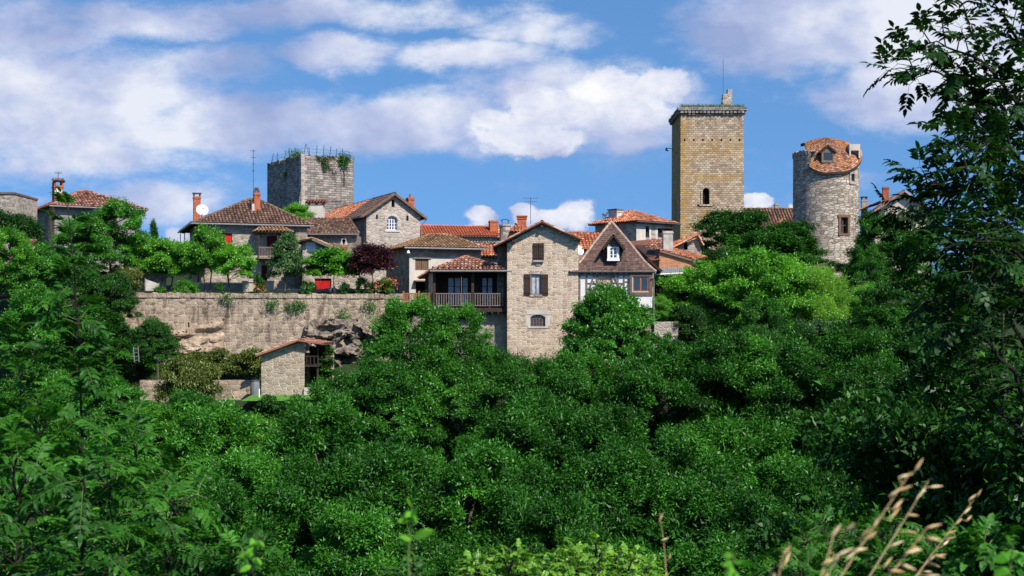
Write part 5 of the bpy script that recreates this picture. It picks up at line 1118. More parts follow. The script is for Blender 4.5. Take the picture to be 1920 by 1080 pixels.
# half-timbered house with the steep pyramid roof
def timbered():
    Y = 91.95; H = House('half_timbered_house', 'half-timbered white cottage with steep dark pyramid roof and small dormer', 'house', 1087, Y, P(0, 640, Y).z)
    Lr = H.U(1222); D = 6.2; z = H.W(510); zb = H.W(580); ur = H.U(1180)
    # stone foot and left wall
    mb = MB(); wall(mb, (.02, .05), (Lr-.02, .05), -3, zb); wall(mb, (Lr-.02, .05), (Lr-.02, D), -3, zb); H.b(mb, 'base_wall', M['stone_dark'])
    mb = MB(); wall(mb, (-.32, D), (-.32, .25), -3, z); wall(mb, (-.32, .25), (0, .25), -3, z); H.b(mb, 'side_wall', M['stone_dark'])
    hs = [(H.U(1121), H.U(1147.5), H.W(547), H.W(514))]
    mb = MB(); F_ = wall(mb, (0, 0), (ur, 0), zb, z, hs, .15); wall(mb, (Lr, .02), (Lr, D), zb, z); wall(mb, (0, D), (0, 0), zb, z); H.b(mb, 'panel', M['panel'])
    boards(H, F_, *hs[0], M['beige_wood'], 'shutter', .03, 7, batten=False)
    t = MB(); B = lambda p0, q0, p1, q1, w=.085: t.beam((H.U(p0), -.035, H.W(q0)), (H.U(p1), -.035, H.W(q1)), w, .06, up=(0, 1, 0)) 
    def bm(p0, q0, p1, q1, w=.1):
        a = Vector((H.U(p0), -.03, H.W(q0))); b = Vector((H.U(p1), -.03, H.W(q1))); t.beam(a, b, .07, w, up=Vector((0, 0, 1)) if abs(p1-p0) > 3 and abs(p1-p0) > abs(q1-q0) else (1, 0, 0))
    def bar(x0, x1, z0, z1, y=-.05): t.box(x0, x1, y, .02, z0, z1)
    for px in (1087, 1100, 1119.5, 1148, 1158.5, 1170, 1181): x = H.U(px); bar(x-.05, x+.05, zb, z-.22, -.05-(px % 7)*.001)
    bar(-.05, ur, z-.22, z-.12, -.062); bar(-.05, ur, z-.05, z+.05, -.07)
    for k in range(9): x = H.U(1092+k*11); bar(x-.09, x+.09, z-.12, z-.05, -.058)
    bar(H.U(1119), H.U(1148), H.W(549.5), H.W(547), -.066)
    def diag(p0, q0, p1, q1):
        x0, x1 = H.U(p0), H.U(p1); a, b = H.W(q0), H.W(q1); w = .055
        t.add([(x0-w, -.075, a), (x0+w, -.075, a), (x1+w, -.075, b), (x1-w, -.075, b)] if b > a else [(x0+w, -.075, a), (x0-w, -.075, a), (x1-w, -.075, b), (x1+w, -.075, b)])
        t.add([(x0-w, -.075, a), (x1-w, -.075, b), (x1-w, .0, b), (x0-w, 0, a)]); t.add([(x1+w, -.075, b), (x0+w, -.075, a), (x0+w, 0, a), (x1+w, 0, b)])
    diag(1092, 578, 1115, 514); diag(1170, 556, 1150, 514)
    for (p0, p1, q) in ((1100, 1119, 531), (1108, 1119, 545), (1148, 1158, 530), (1159, 1170, 531), (1170, 1180, 528), (1100, 1119, 558)): bar(H.U(p0), H.U(p1), H.W(q)-.03, H.W(q)+.03, -.045)
    x = H.U(1107.5); bar(x-.04, x+.04, zb, H.W(531), -.046); x = H.U(1158.5)
    H.b(t, 'timber_frame', M['wood_grey'])
    # oriel on the right
    o = MB(); oz0, oz1 = H.W(577), H.W(508); x0, x1 = ur+.02, Lr+.02; wz0, wz1 = H.W(547), H.W(519); wx0, wx1 = H.U(1186), H.U(1216)
    TO = wall(o, (x0, -.14), (x1, -.14), oz0, oz1, [(wx0-x0, wx1-x0, wz0, wz1)], .12); wall(o, (x1, -.14), (x1, .4), oz0, oz1); wall(o, (x0, 0), (x0, -.14), oz0, oz1); o.add([(x0, -.14, oz0), (x0, .1, oz0), (x1, .1, oz0), (x1, -.14, oz0)]); oo = H.b(o, 'oriel', M['panel'])
    w = MB(); w.box(x0-.02, x1+.02, -.18, -.142, wz0-.28, wz0-.14); w.box(x0-.02, x1+.02, -.18, -.142, wz1+.03, oz1)
    w.box(x0-.02, wx0-.03, -.176, -.142, wz0-.14, wz1+.03); w.box(wx1+.03, x1+.02, -.176, -.142, wz0-.14, wz1+.03); w.box(wx0-.03, wx1+.03, -.172, -.142, wz0-.14, wz0-.03); w.box(x0-.02, x0+.09, -.165, -.142, oz0, wz0-.28); w.build('oriel_boarding', M['wood_mid'], oo)
    window(H, TO, wx0-x0, wx1-x0, wz0, wz1, 'wood_orange', 'glass', 2, 1, .03, .08, 'window', oo)
    # roof: steep pyramid, sprocketed (flared) eaves
    ze = H.W(509, 0, -.22); x0, x1, y0, y1 = H.U(1068, -.22), H.U(1231, -.22), -.22, D+.6; ax = H.U(1146.5, 2.3); apz = H.W(414, 0, 2.4); ay0, ay1 = 2.4, 3.9
    mb = MB(); rings = []
    for t_ in (0, .12, .28, .55, 1.0):
        g = t_; h = (apz-ze)*(t_**1.0-.055*math.sin(math.pi*min(1, t_/.62))*(1 if t_ < .62 else 0))
        k = t_; xa = x0+(ax-x0)*k; xb = x1+(ax-x1)*k; ya = y0+(ay0-y0)*k; yb = y1+(ay1-y1)*k; rings.append([Vector((xa, ya, ze+h)), Vector((xb, ya, ze+h)), Vector((xb, yb, ze+h)), Vector((xa, yb, ze+h))])
    for k in range(4):
        a, b = rings[k], rings[k+1]
        for j in range(4):
            p = [a[j], a[(j+1) % 4], b[(j+1) % 4], b[j]]
            if k == 3 and (p[2]-p[3]).length < .03: p = p[:3]
            tile_plane(mb, p, 'flat', thick=.07)
    H.b(mb, 'roof', [M['tile_flat'], M['wood_dark']])
    rd = MB()
    for k in range(4):
        for j in range(4): ridge_tiles(rd, rings[k][j], rings[k+1][j], .085)
    ridge_tiles(rd, rings[4][0], rings[4][3], .1); H.b(rd, 'hip_ridge', M['ridge'])
    gutter(H, (x0, y0-.05, ze-.03), (x1, y0-.05, ze-.03), .05, 'metal')
    # dormer
    dx = H.U(1149.5, .2); dz = H.W(487, 0, .1); dy = -.02+.35; w2 = .36
    d = MB(); d.box(dx-w2, dx-w2+.1, dy-.3, dy+1.8, dz, dz+.92); d.box(dx+w2-.1, dx+w2, dy-.3, dy+1.8, dz, dz+.92); d.add([(dx-w2, dy-.29, dz+.92), (dx+w2, dy-.29, dz+.92), (dx, dy-.29, dz+1.45)]); d.box(dx-w2+.1, dx+w2-.1, dy-.28, dy-.2, dz+.84, dz+.92); do = H.b(d, 'dormer', M['wood_grey'])
    T2, _ = TF((dx-w2+.1, dy-.30), (dx+w2-.1, dy-.30)); window(H, T2, 0, 2*w2-.2, dz+.06, dz+.84, 'white', 'glass', 2, 3, 0.0, .07, 'window', do)
    s = MB(); s.box(dx-w2-.05, dx+w2+.05, dy-.42, dy-.29, dz-.08, dz+.055); s.box(dx-w2-.02, dx-w2+.12, dy-.34, dy-.305, dz+.056, dz+.84); s.box(dx+w2-.12, dx+w2+.02, dy-.34, dy-.305, dz+.056, dz+.84); s.build('window_surround', M['white'], do)
    r2 = MB()
    for sg in (-1, 1): tile_plane(r2, [(dx+sg*(w2+.36), dy-.62, dz+.66), (dx, dy-.62, dz+1.62), (dx, dy+2.2, dz+1.62), (dx+sg*(w2+.36), dy+2.2, dz+.66)], 'flat')
    r2.build('dormer_roof', [M['tile_flat'], M['wood_dark']], do)
    ck = MB()
    for sg in (-1, 1): ck.box(min(dx+sg*w2, dx+sg*(w2+.22)), max(dx+sg*w2, dx+sg*(w2+.22)), dy-.1, dy+1.6, dz+.05, dz+.66)
    ck.build('dormer_cheek', M['wood_dark'], do)
    # lower roof wing behind on the right
    mb = MB(); tile_plane(mb, [(H.U(1240, 3), 2.2, H.W(508, 0, 2.5)), (H.U(1240, 6), 6.5, H.W(508, 0, 6)), (H.U(1188, 6), 6.5, H.W(462, 0, 6)), (H.U(1188, 3), 2.2, H.W(462, 0, 2.5))], 'flat', thick=.14); H.b(mb, 'side_roof', [M['tile_flat'], M['wood_dark']])
    pipe(H, [(x1-.1, -.5, ze-.1), (Lr+.12, -.1, ze-.5), (Lr+.12, -.1, zb-1)])
timbered()

# orange roof behind the tall gabled house
H = House('orange_roofed_house', 'orange tiled roof showing between the tall gabled house and the pyramid roof', 'house', 1055, 101, P(0, 540, 101).z)
Lr = H.U(1135); z = H.W(468); box_walls(H, Lr, 5, z, 'stone_grey'); mb = MB(); rz = H.W(433, 0, 3); tile_plane(mb, [(-.2, -.2, z), (Lr, -.2, z), (Lr, 3, rz-.15), (-.2, 3, rz)]); H.b(mb, 'roof', [M['tile_orange'], M['wood_dark']])

# orange hipped house in front of the keep
def orange_hip():
    H = House('orange_hipped_house', 'grey stone house with bright orange hipped roof and white chimney beside the tall keep', 'house', 1193, 110, P(0, 540, 110).z, 40)
    Lr = H.U(1262); D = H.V(1116); z = H.W(415); w = lambda p0, p1, q0, q1: (H.U(p0), H.U(p1), H.W(q0, H.U(p0)), H.W(q1, H.U(p0)))
    hs = [w(1210, 1217, 445, 424), w(1233, 1242, 445, 428)]
    F_, _, Lf = box_walls(H, Lr, D, z, 'stone_grey', hs)
    for h in hs: window(H, F_, *h, 'wood_dark', 'glass', 1, 2, .14); s = MB(); s.box(h[0]-.28, h[0], -.03, .1, h[2]-.2, h[3]+.25); s.box(h[1], h[1]+.2, -.03, .1, h[2]-.2, h[3]+.25); s.box(h[0], h[1], -.03, .1, h[3], h[3]+.25); H.b(s, 'window_surround', M['plaster'])
    pl = MB(); pl.box(.0, H.U(1208), -.02, -.004, -1, z-.2); H.b(pl, 'plaster_patch', M['plaster'])
    o = .4; cx, cy = Lr*.5, D*.5; ra = Vector((Lr*.5, Lr*.5+.3, H.W(397, Lr*.5, Lr*.5)+.1)); rb = Vector((Lr*.5, D-Lr*.4, H.W(397, Lr*.5, Lr*.5)+.1))
    hip_roof(H, -o, Lr+o, -o, D+o, z, ra, rb, 'tile_orange')
    gutter(H, (-o, -o-.05, z-.05), (Lr+o, -o-.05, z-.05), .05, 'metal')
    k = H.V(1160, .9); chimney(H, .5, 1.15, k-.2, k+.75, z-.3, H.W(394, 1, k), 'concrete', label='white washed chimney'); c = MB(); c.box(.42, 1.23, k-.28, k+.83, H.W(394, 1, k), H.W(392, 1, k)); H.b(c, 'chimney_cap', M['wood_grey'])
orange_hip()
r = empty('weather_vane', P(1135, 418, 104), 0, 'black weathervane with a cockerel on a thin rod above the pyramid roof', 'weathervane', )
g = MB(); g.tube([(0, 0, -2.2), (0, 0, .55)], .02, 6); g.build('rod', M['metal'], r)
g = MB()
for a, b in (((-.3, 0, .2), (.3, 0, .2)), ((0, -.3, .2), (0, .3, .2)), ((-.32, 0, .42), (.32, 0, .42))): g.tube([a, b], .018, 5)
g.build('direction_bar', M['metal'], r)
g = MB(); ol = [(-.26, .60), (-.20, .74), (-.10, .66), (.04, .62), (.10, .78), (.16, .80), (.20, .74), (.14, .60), (.08, .50), (.02, .46), (-.12, .48)]
g.add([(x, -.015, z_) for x, z_ in ol]); g.add([(x, .015, z_) for x, z_ in ol][::-1])
for k in range(len(ol)): a, b = ol[k], ol[(k+1) % len(ol)]; g.add([(a[0], -.015, a[1]), (a[0], .015, a[1]), (b[0], .015, b[1]), (b[0], -.015, b[1])])
g.build('cockerel', M['metal'], r)

# brick-walled cottage with big concrete chimney, right of the pyramid roof
def brick_cottage():
    Y = 98; H = House('brick_cottage', 'jumble of weathered orange roofs over an orange brick wall with a pale tin awning', 'house', 1186, Y, P(0, 620, Y).z)
    u = lambda p, v=0: H.U(p, v); w = lambda q, v=0: H.W(q, 0, v)
    mb = MB(); tile_plane(mb, [(u(1180, 1), 1, w(492, 1)), (u(1236, 0), -.3, w(487, -.3)), (u(1247, 4), 4.5, w(447, 4.5)), (u(1182, 4), 4.5, w(452, 4.5))]); H.b(mb, 'roof', [M['tile_red'], M['wood_dark']])
    mb = MB(); wall(mb, (u(1236), 0), (u(1300), 0), w(504), [(u(1300)-u(1236), w(488)), (u(1244)-u(1236), w(472)), (0, w(474))]); wall(mb, (u(1236), 4), (u(1236), 0), w(504), w(474)); H.b(mb, 'upper_wall', M['brick_wall'])
    mb = MB(); wall(mb, (u(1226), .02), (u(1310), .02), -1, w(504)); H.b(mb, 'lower_wall', M['wood_dark'])
    mb = MB(); tile_plane(mb, [(u(1237), -.10, w(469)), (u(1306), -.10, w(488)), (u(1326, 2.6), 2.6, w(483, 2.6)), (u(1256, 2.6), 2.6, w(465, 2.6))]); ridge_tiles(mb, (u(1255, 2.6), 2.6, w(465, 2.6)), (u(1326, 2.6), 2.6, w(483, 2.6)), .13); H.b(mb, 'front_roof', [M['tile_orange'], M['wood_dark']])
    b = MB(); b.beam((u(1237), -.13, w(471)), (u(1306), -.13, w(491)), .05, .12); H.b(b, 'verge_board', M['wood_grey'])
    chimney(H, u(1244, .3), u(1262, .3), .3, 1.3, w(470), w(433, .3), 'concrete', label='big pale concrete chimney'); c = MB(); zz = w(433, .3)
    for k in range(4): x = u(1246, .3)+k*.15; c.box(x, x+.07, .35, 1.25, zz, zz+.16)
    c.box(u(1243, .3), u(1263, .3), .25, 1.35, zz+.16, zz+.24); H.b(c, 'chimney_cap', M['wood_dark'])
    # rear gable against the keep
    mb = MB(); g0, g1 = u(1267, 3), u(1316, 3); gz = w(472, 3); wall(mb, (g0, 3.2), (g1, 3.2), gz-1, [(g1-g0, gz+.05), (u(1309, 3)-g0, w(446, 3)), (0, w(462, 3))], [(u(1283, 3)-g0, u(1290, 3)-g0, w(468, 3), w(455, 3))]); H.b(mb, 'gable_wall', M['stone_grey'])
    dk = MB(); dk.box(u(1282, 3), u(1291, 3), 3.5, 3.55, w(470, 3), w(453, 3)); H.b(dk, 'window_opening', M['black'])  # black slab painted as the darkness behind the gable window
    mb = MB(); tile_plane(mb, [(u(1262, 3), 2.9, w(464, 3)), (u(1308, 3), 2.9, w(440, 3)), (u(1300, 6), 6.5, w(440, 6)), (u(1256, 6), 6.5, w(454, 6))]); ridge_tiles(mb, (u(1262, 3), 2.85, w(464, 3)), (u(1308, 3), 2.85, w(440, 3)), .1)
    tile_plane(mb, [(u(1308, 3), 2.9, w(440, 3)), (u(1318, 3), 2.9, w(460, 3)), (u(1318, 5), 6, w(460, 6)), (u(1308, 5), 6, w(440, 6))]); H.b(mb, 'rear_roof', [M['tile_orange'], M['wood_dark']])
    # tin awning
    a = MB(); n = 38; x0, x1 = u(1229, -1.2), u(1305, -1.2); x2, x3 = u(1232), u(1302)
    for k in range(n):
        s = lambda t, A, B: A+(B-A)*t; h = .035*(k % 2); h2 = .035*((k+1) % 2)
        a.add([(s(k/n, x0, x1), -1.3, w(514, -1.2)+h), (s((k+1)/n, x0, x1), -1.3, w(514, -1.2)+h2), (s((k+1)/n, x2, x3), -.005, w(502)+h2), (s(k/n, x2, x3), -.005, w(502)+h)])
    H.b(a, 'awning', M['slate']); b = MB(); b.tube([(x0, -1.33, w(515, -1.2)), (x1, -1.33, w(511, -1.2))], .05, 6); H.b(b, 'awning_gutter', M['white'])
    for (p0, p1, q0, q1) in ((1268, 1279, 526, 514), (1283, 1294, 522, 513)): g = MB(); g.box(u(p0, -.1), u(p1, -.1), -.10, -.03, w(q0), w(q1)); o = H.b(g, 'window', M['wood_mid']); g = MB(); g.box(u(p0, -.1)+.04, u(p1, -.1)-.04, -.115, -.101, w(q0)+.04, w(q1)-.04); g.build('pane', M['sky_tint_glass'], o)
    for (p0, p1) in ((1250, 1262), (1268, 1284)): T2, _ = TF((0, 0), (1, 0)); boards(H, T2, u(p0), u(p1), w(596), w(556), M['dark_red'], 'door', -.06, 4, batten=False)
    g = MB(); g.box(u(1232, -1.5), u(1256, -1.5), -1.6, -.9, w(548, -1.5), w(541, -1.5)); H.b(g, 'stone_ledge', M['concrete'])
    for px in (1234, 1300): g = MB(); g.tube([(u(px, -1.6), -1.7, w(600, -1.6)), (u(px, -1.6), -1.7, w(530, -1.6))], .05, 6); H.b(g, 'pergola_post', M['wood_dark'])
    g = MB()
    for k in range(5): y = -1.9+k*.45; g.tube([(u(1230, y), y, w(531, y)), (u(1306, y), y, w(531, y))], .035, 5)
    H.b(g, 'pergola_beam', M['wood_dark'])
brick_cottage()

# brown roof between keep and round tower
H = House('brown_roofed_house', 'long dull brown roof with a small tiled gable between the keep and the round tower', 'house', 1390, 138, P(0, 520, 138).z)
Lr = H.U(1500); z = H.W(432); box_walls(H, Lr, 6, z, 'stone_grey'); mb = MB(); rz = H.W(391, 0, 4); tile_plane(mb, [(-.3, -.4, z), (Lr+.2, -.4, z), (Lr+.2, 4, rz), (-.3, 4, rz)], 'canal', sp=.3); ridge_tiles(mb, (-.3, 4, rz), (Lr, 4, rz)); H.b(mb, 'roof', [M['tile_brown'], M['wood_dark']])
mb = MB(); gx = H.U(1468, -.5); gz = H.W(411, 0, -.5); tile_plane(mb, [(gx+2.0, -.9, gz-1.5), (gx+2.0, 3.2, gz-1.5), (gx, 3.2, gz), (gx, -.9, gz)]); tile_plane(mb, [(gx-1.1, 3.2, gz-1.3), (gx-1.1, -.9, gz-1.3), (gx, -.9, gz), (gx, 3.2, gz)]); mb.add([(gx-1, -.7, gz-1.3), (gx+1.9, -.7, gz-1.5), (gx, -.7, gz-.05)], 1); H.b(mb, 'dormer_roof', [M['tile_orange'], M['wood_dark']])
chimney(H, H.U(1453, 4), H.U(1460, 4), 4, 4.5, z, H.W(381, 0, 4), 'stone_grey')
# cream house at right
H = House('cream_house', 'cream rendered house with tiled slope half hidden behind the right hand tree', 'house', 1640, 124, P(0, 500, 124).z, -6)
Lr = H.U(1745); z = H.W(398); ux = H.U(1693); hs = [(H.U(1652), H.U(1664), H.W(470), H.W(447))]; mb = MB(); F_ = wall(mb, (0, 0), (Lr, 0), -2, [(Lr, z), (ux, H.W(362)), (0, z)], hs); wall(mb, (0, 9), (0, 0), -2, z); H.b(mb, 'wall', M['cream']); window(H, F_, *hs[0], 'white', 'glass', 2, 2)
gable_roof(H, -.9, Lr+.9, -.5, 9, z-.55, z-.55, ux, H.W(359, ux), 'tile_red'); bb = MB(); bb.beam((-.9, -.52, z-.62), (ux, -.52, H.W(361, ux)), .05, .12); H.b(bb, 'verge_board', M['wood_grey'])
chimney(H, H.U(1656, 3), H.U(1667, 3), 3, 3.6, z-.5, H.W(350, 2, 3), 'brick'); chimney(H, H.U(1616, 5), H.U(1626, 5), 5, 5.6, z-2, H.W(374, 0, 5), 'stone_grey', open_cap=True, label='grey chimney with raised cap')
mb = MB(); tile_plane(mb, [(H.U(1610, 5), 4.5, H.W(394, 0, 5)), (H.U(1650, 5), 4.5, H.W(376, 3, 5)), (H.U(1650, 8), 9, H.W(380, 3, 8)), (H.U(1612, 8), 9, H.W(392, 0, 8))]); H.b(mb, 'rear_roof', [M['tile_orange'], M['wood_dark']])

# little stone shed below the terrace wall
def shed():
    Y = 84.5; H = House('stone_shed', 'little stone shed with one-sided orange tiled roof at the foot of the terrace wall', 'shed', 490, Y, P(0, 741, Y).z)
    Lr = H.U(571); D = 3.6; u = H.U; w = lambda q, v=0: H.W(q, 0, v)
    ztl, ztr = w(663), w(640); mb = MB(); T = wall(mb, (0, 0), (Lr, 0), -1, [(Lr, ztr), (0, ztl)]); wall(mb, (0, D), (0, 0), -1, ztl); wall(mb, (Lr+1.3, D), (0, D), -1, ztl); H.b(mb, 'wall', M['stone_shed'])
    mb = MB(); x1 = u(559, -.4); x0 = u(480, -.4); x2 = u(607, -.4); za = w(637, -.4); zb_ = w(666, -.4); zc = w(644, -.4)
    tile_plane(mb, [(x0, D+.3, zb_), (x0, -.4, zb_), (x1, -.4, za), (x1, D+.3, za)]); tile_plane(mb, [(x2, -.4, zc), (x2, D+.3, zc), (x1, D+.3, za), (x1, -.4, za)]); H.b(mb, 'roof', [M['tile_red'], M['wood_mid']])
    b = MB(); b.beam((x0, -.42, zb_-.03), (x1, -.42, za-.03), .05, .1); b.beam((x1, -.42, za-.03), (x2, -.42, zc-.03), .05, .1); H.b(b, 'verge_board', M['tile_red'])
    # open right side with loft floor and post
    lo = MB(); lx = u(598, .3); lo.box(Lr, lx, .1, D-.1, w(686), w(686)+.08); lo.box(Lr, lx+.06, .02, .1, w(686)-.05, w(686)+.05)
    for k in range(4): x = Lr+.1+k*.22; lo.box(x, x+.05, .04, .09, w(686)+.05, w(667))
    lo.box(Lr, lx, .03, .1, w(667)-.06, w(667)); H.b(lo, 'loft', M['wood_dark'])
    for (px, v) in ((594, .1), (605, D-.3)): p = MB(); p.box(u(px, v), u(px, v)+.1, v, v+.1, -.8, zc-.12); H.b(p, 'post', M['wood_dark'])
    bk = MB(); bk.box(Lr, u(606, 2.2), 2.2, 2.3, -1, ztr-.35); H.b(bk, 'back_boarding', M['wood_dark'])
    s = MB(); s.box(Lr-.02, Lr+.35, -.15, .4, -.5, w(727)); H.b(s, 'stone_step', M['plaster'])
shed()
H = House('terrace_wall', 'low grey stone terrace wall beside and behind the little shed', 'wall', 262, 85.5, P(0, 760, 85).z)
mb = MB(); Lr = H.U(492); wall(mb, (0, 0), (Lr, 0), -1, H.W(713)); mb.add([(0, 0, H.W(713)), (Lr, 0, H.W(713)), (Lr, .5, H.W(713)), (0, .5, H.W(713))]); H.b(mb, 'wall', M['stone_wall'])
H = House('terrace_wall', 'short lit stone terrace wall right of the half-timbered house', 'wall', 1227, 89.5, P(0, 640, 89).z)
mb = MB(); Lr = H.U(1272); wall(mb, (0, 0), (Lr, 0), -1, H.W(603)); mb.add([(0, 0, H.W(603)), (Lr, 0, H.W(603)), (Lr, .45, H.W(603)), (0, .45, H.W(603))]); wall(mb, (Lr, 0), (Lr, 3), -1, H.W(603)); H.b(mb, 'wall', M['stone_chapel'])
H = House('ivy_wall', 'old vertical creeper-covered wall below the round tower', 'wall', 1548, 108, P(0, 660, 108).z)
mb = MB(); Lr = H.U(1604); wall(mb, (0, 0), (Lr, 0), -1, H.W(520)); wall(mb, (Lr, 0), (Lr, 4), -1, H.W(520)); H.b(mb, 'wall', M['stone_grey'])
mb = MB(); rr = random.Random(4)
for k in range(26): x = H.U(1573)+(Lr-H.U(1573))*rr.random(); mb.tube([(x, -.06, 0), (x+rr.uniform(-.15, .15), -.08, H.W(570)), (x+rr.uniform(-.2, .2), -.05, H.W(rr.uniform(530, 560)))], .025, 4)
H.b(mb, 'creeper_stem', M['wood_grey'])

# garden things above the terrace wall
def low_wall(px0, px1, pt, pb, Y, label, mt):
    H = House('garden_wall', label, 'wall', px0, Y, P(0, pb, Y).z); mb = MB(); Lr = H.U(px1); wall(mb, (0, 0), (Lr, 0), -.6, H.W(pt)); wall(mb, (Lr, 0), (Lr, .3), -.6, H.W(pt)); wall(mb, (0, .3), (0, 0), -.6, H.W(pt)); H.b(mb, 'wall', M[mt]); c = MB(); c.box(-.05, Lr+.05, -.06, .32, H.W(pt), H.W(pt)+.09); H.b(c, 'coping', M['plaster'])
low_wall(455, 512, 529, 552, 98, 'cream rendered garden wall in front of the red shuttered house', 'cream')
low_wall(512, 700, 544, 556, 97.6, 'very low cream garden wall under the round clipped tree', 'cream')
low_wall(372, 455, 532, 552, 98, 'grey rendered garden wall behind the fruit trees', 'grey_plaster')
H = House('ruined_wall', 'pale rubble wall among the fruit trees at the left end of the terrace', 'wall', 262, 99, P(0, 552, 99).z); mb = MB(); Lr = H.U(312); wall(mb, (0, 0), (Lr, 0), -.6, [(Lr, H.W(514)), (Lr*.3, H.W(507)), (0, H.W(512))]); H.b(mb, 'wall', M['stone_chapel'])
r = empty('garden_gate', P(273, 549, 96), .25, 'plain pale grey sheet garden gate panel at the left end of the terrace', 'gate')
g = MB(); g.add([(0, 0, .0), (.86, 0, 0), (.86, 0, .62), (0, 0, .92)]); g.add([(0, .04, .92), (.86, .04, .62), (.86, .04, 0), (0, .04, 0)]); g.add([(0, 0, .92), (.86, 0, .62), (.86, .04, .62), (0, .04, .92)]); g.build('gate_panel', M['concrete'], r)
for x in (-.06, .86): g = MB(); g.box(x, x+.06, -.01, .05, -.1, 1.0 if x < 0 else .7); g.build('gate_post', M['wood_grey'], r)
r = empty('garden_cart', P(618, 552, 96.6), .15, 'black curved garden barrow standing under the round clipped tree', 'wheelbarrow')
g = MB(); N_ = 10
for k in range(N_):
    a0, a1 = math.pi*k/N_, math.pi*(k+1)/N_; p = lambda a, y: (.62*math.cos(a), y, .08+.36*math.sin(a)); g.add([p(a0, -.3), p(a0, .3), p(a1, .3), p(a1, -.3)]); g.add([p(a0, -.3), p(a1, -.3), (0, -.3, .08)][::1]); g.add([p(a1, .3), p(a0, .3), (0, .3, .08)])
g.build('barrow_tray', M['metal'], r)
for y in (-.25, .25): g = MB(); g.tube([(.5, y, .25), (.95, y, .22), (1.2, y, .02)], .02, 6); g.build('handle', M['metal'], r)
g = MB()
for k in range(12): a0, a1 = 2*math.pi*k/12, 2*math.pi*(k+1)/12; g.tube([(1.45+.2*math.cos(a0), 0, .2+.2*math.sin(a0)), (1.45+.2*math.cos(a1), 0, .2+.2*math.sin(a1))], .035, 5)
g.build('wheel', M['metal'], r)
r = empty('garden_ladder', P(252, 693, 84), -.1, 'small grey metal ladder leaning in the bushes at left', 'ladder')
for x in (0, .28): g = MB(); g.tube([(x, 0, .45), (x-.12, .15, 1.35)], .025, 5); g.build('rail', M['zinc'], r)
for k in range(4): g = MB(); t = .4+k*.17; g.tube([(-.12*t, .15*t, 1.35*t), (.28-.12*t, .15*t, 1.35*t)], .018, 5); g.build('rung', M['zinc'], r)
r = empty('marker_post', P(486, 744, 83.2), 0, 'short white wooden post at the left corner of the little shed', 'post'); g = MB(); g.tube([(0, 0, -.2), (0, 0, .42)], .04, 8); g.build('post', M['white'], r); g = MB(); g.tube([(0, 0, .42), (0, 0, .46)], [.05, .03], 8); g.build('post_cap', M['white'], r)
r = empty('water_butt', P(478, 722, 84.6), 0, 'small grey green water butt left of the little shed', 'barrel'); g = MB(); g.tube([(0, 0, -.6), (0, 0, -.2), (0, 0, .25)], [.27, .3, .27], 12); g.build('barrel', M['zinc'], r); g = MB(); g.tube([(0, 0, .25), (0, 0, .3)], [.3, .29], 12); g.build('lid', M['metal'], r)

# ------------------------------------------------------------ planting
G1 = 'trees around the village houses'
ZG = P(0, 550, 95).z-.2     # garden level behind the terrace wall
place('midB', 207, 392, 97, 124, 'broadleaf_tree', 'big green tree in front of the far left hipped house', 'tree', G1)
place('darkA', 28, 382, 96, 150, 'broadleaf_tree', 'dark tree at the left edge below the plain grey building', 'tree', G1)
place('midA', 95, 470, 92, 150, 'broadleaf_tree', 'dense green tree left of centre of the leftmost bank, behind the near sapling stem', 'tree', G1)
place('brightA', 20, 440, 90, 110, 'broadleaf_tree', 'bright green tree hugging the left picture edge', 'tree', G1)
place('darkB', 170, 485, 91, 120, 'broadleaf_tree', 'dark green tree below the big tree of the far left house', 'tree', G1)
place('darkA', 215, 500, 93.2, 90, 'broadleaf_tree', 'very dark tree shading the left end of the terrace wall', 'tree', G1)
place('midB', 140, 425, 99, 120, 'broadleaf_tree', 'leafy tree before the pale front of the far left hipped house', 'tree', G1)
place('midB', 60, 560, 86, 160, 'broadleaf_tree', 'leafy tree low on the left bank under the bright edge tree', 'tree', G1)
place('ashA', 150, 590, 85, 150, 'broadleaf_tree', 'leafy tree low on the left bank under the dark trees', 'tree', G1)
place('darkB', 215, 600, 88, 90, 'broadleaf_tree', 'dark ivy-clad tree at the left foot of the terrace wall', 'tree', G1)
place('conifer', 288, 419, 102, 30, 'conifer', 'small pointed conifer rising behind the fruit trees', 'conifer')
place('fruit', 262, 452, 98.3, 70, 'fruit_tree', 'bright fruit tree left of the small conifer', 'tree', 'fruit trees along the terrace', zb=ZG)
place('fruit', 315, 458, 98.3, 84, 'fruit_tree', 'bright fruit tree between conifer and the red shuttered house', 'tree', 'fruit trees along the terrace', zb=ZG)
place('fruit', 350, 462, 97.8, 64, 'fruit_tree', 'bright fruit tree under the left eave of the red shuttered house', 'tree', 'fruit trees along the terrace', zb=ZG)
place('fruit', 392, 436, 97.5, 74, 'fruit_tree', 'tall bright fruit tree covering the left front of the red shuttered house', 'tree', 'fruit trees along the terrace', zb=ZG)
place('fruit', 436, 466, 97.0, 74, 'fruit_tree', 'bright fruit tree in front of the red shutter', 'tree', 'fruit trees along the terrace', zb=ZG)
place('darkB', 372, 438, 100, 44, 'broadleaf_tree', 'narrow dark tree at the shaded left corner of the red shuttered house', 'tree', G1, zb=ZG)
place('birch', 534, 438, 96.6, 78, 'birch_tree', 'feathery grey green birch in front of the balcony', 'tree', zb=ZG)
place('round', 625, 478, 96.2, 96, 'clipped_tree', 'clipped round-headed green tree on a thin trunk', 'tree', zb=ZG)
place('plum', 699, 461, 96.0, 78, 'plum_tree', 'dark purple-leaved plum tree in front of the gabled stone house', 'tree', zb=ZG)
place('shrub', 350, 529, 95.9, 40, 'garden_shrub', 'rounded bright green shrub on the terrace edge under the fruit trees', 'shrub', zb=ZG)
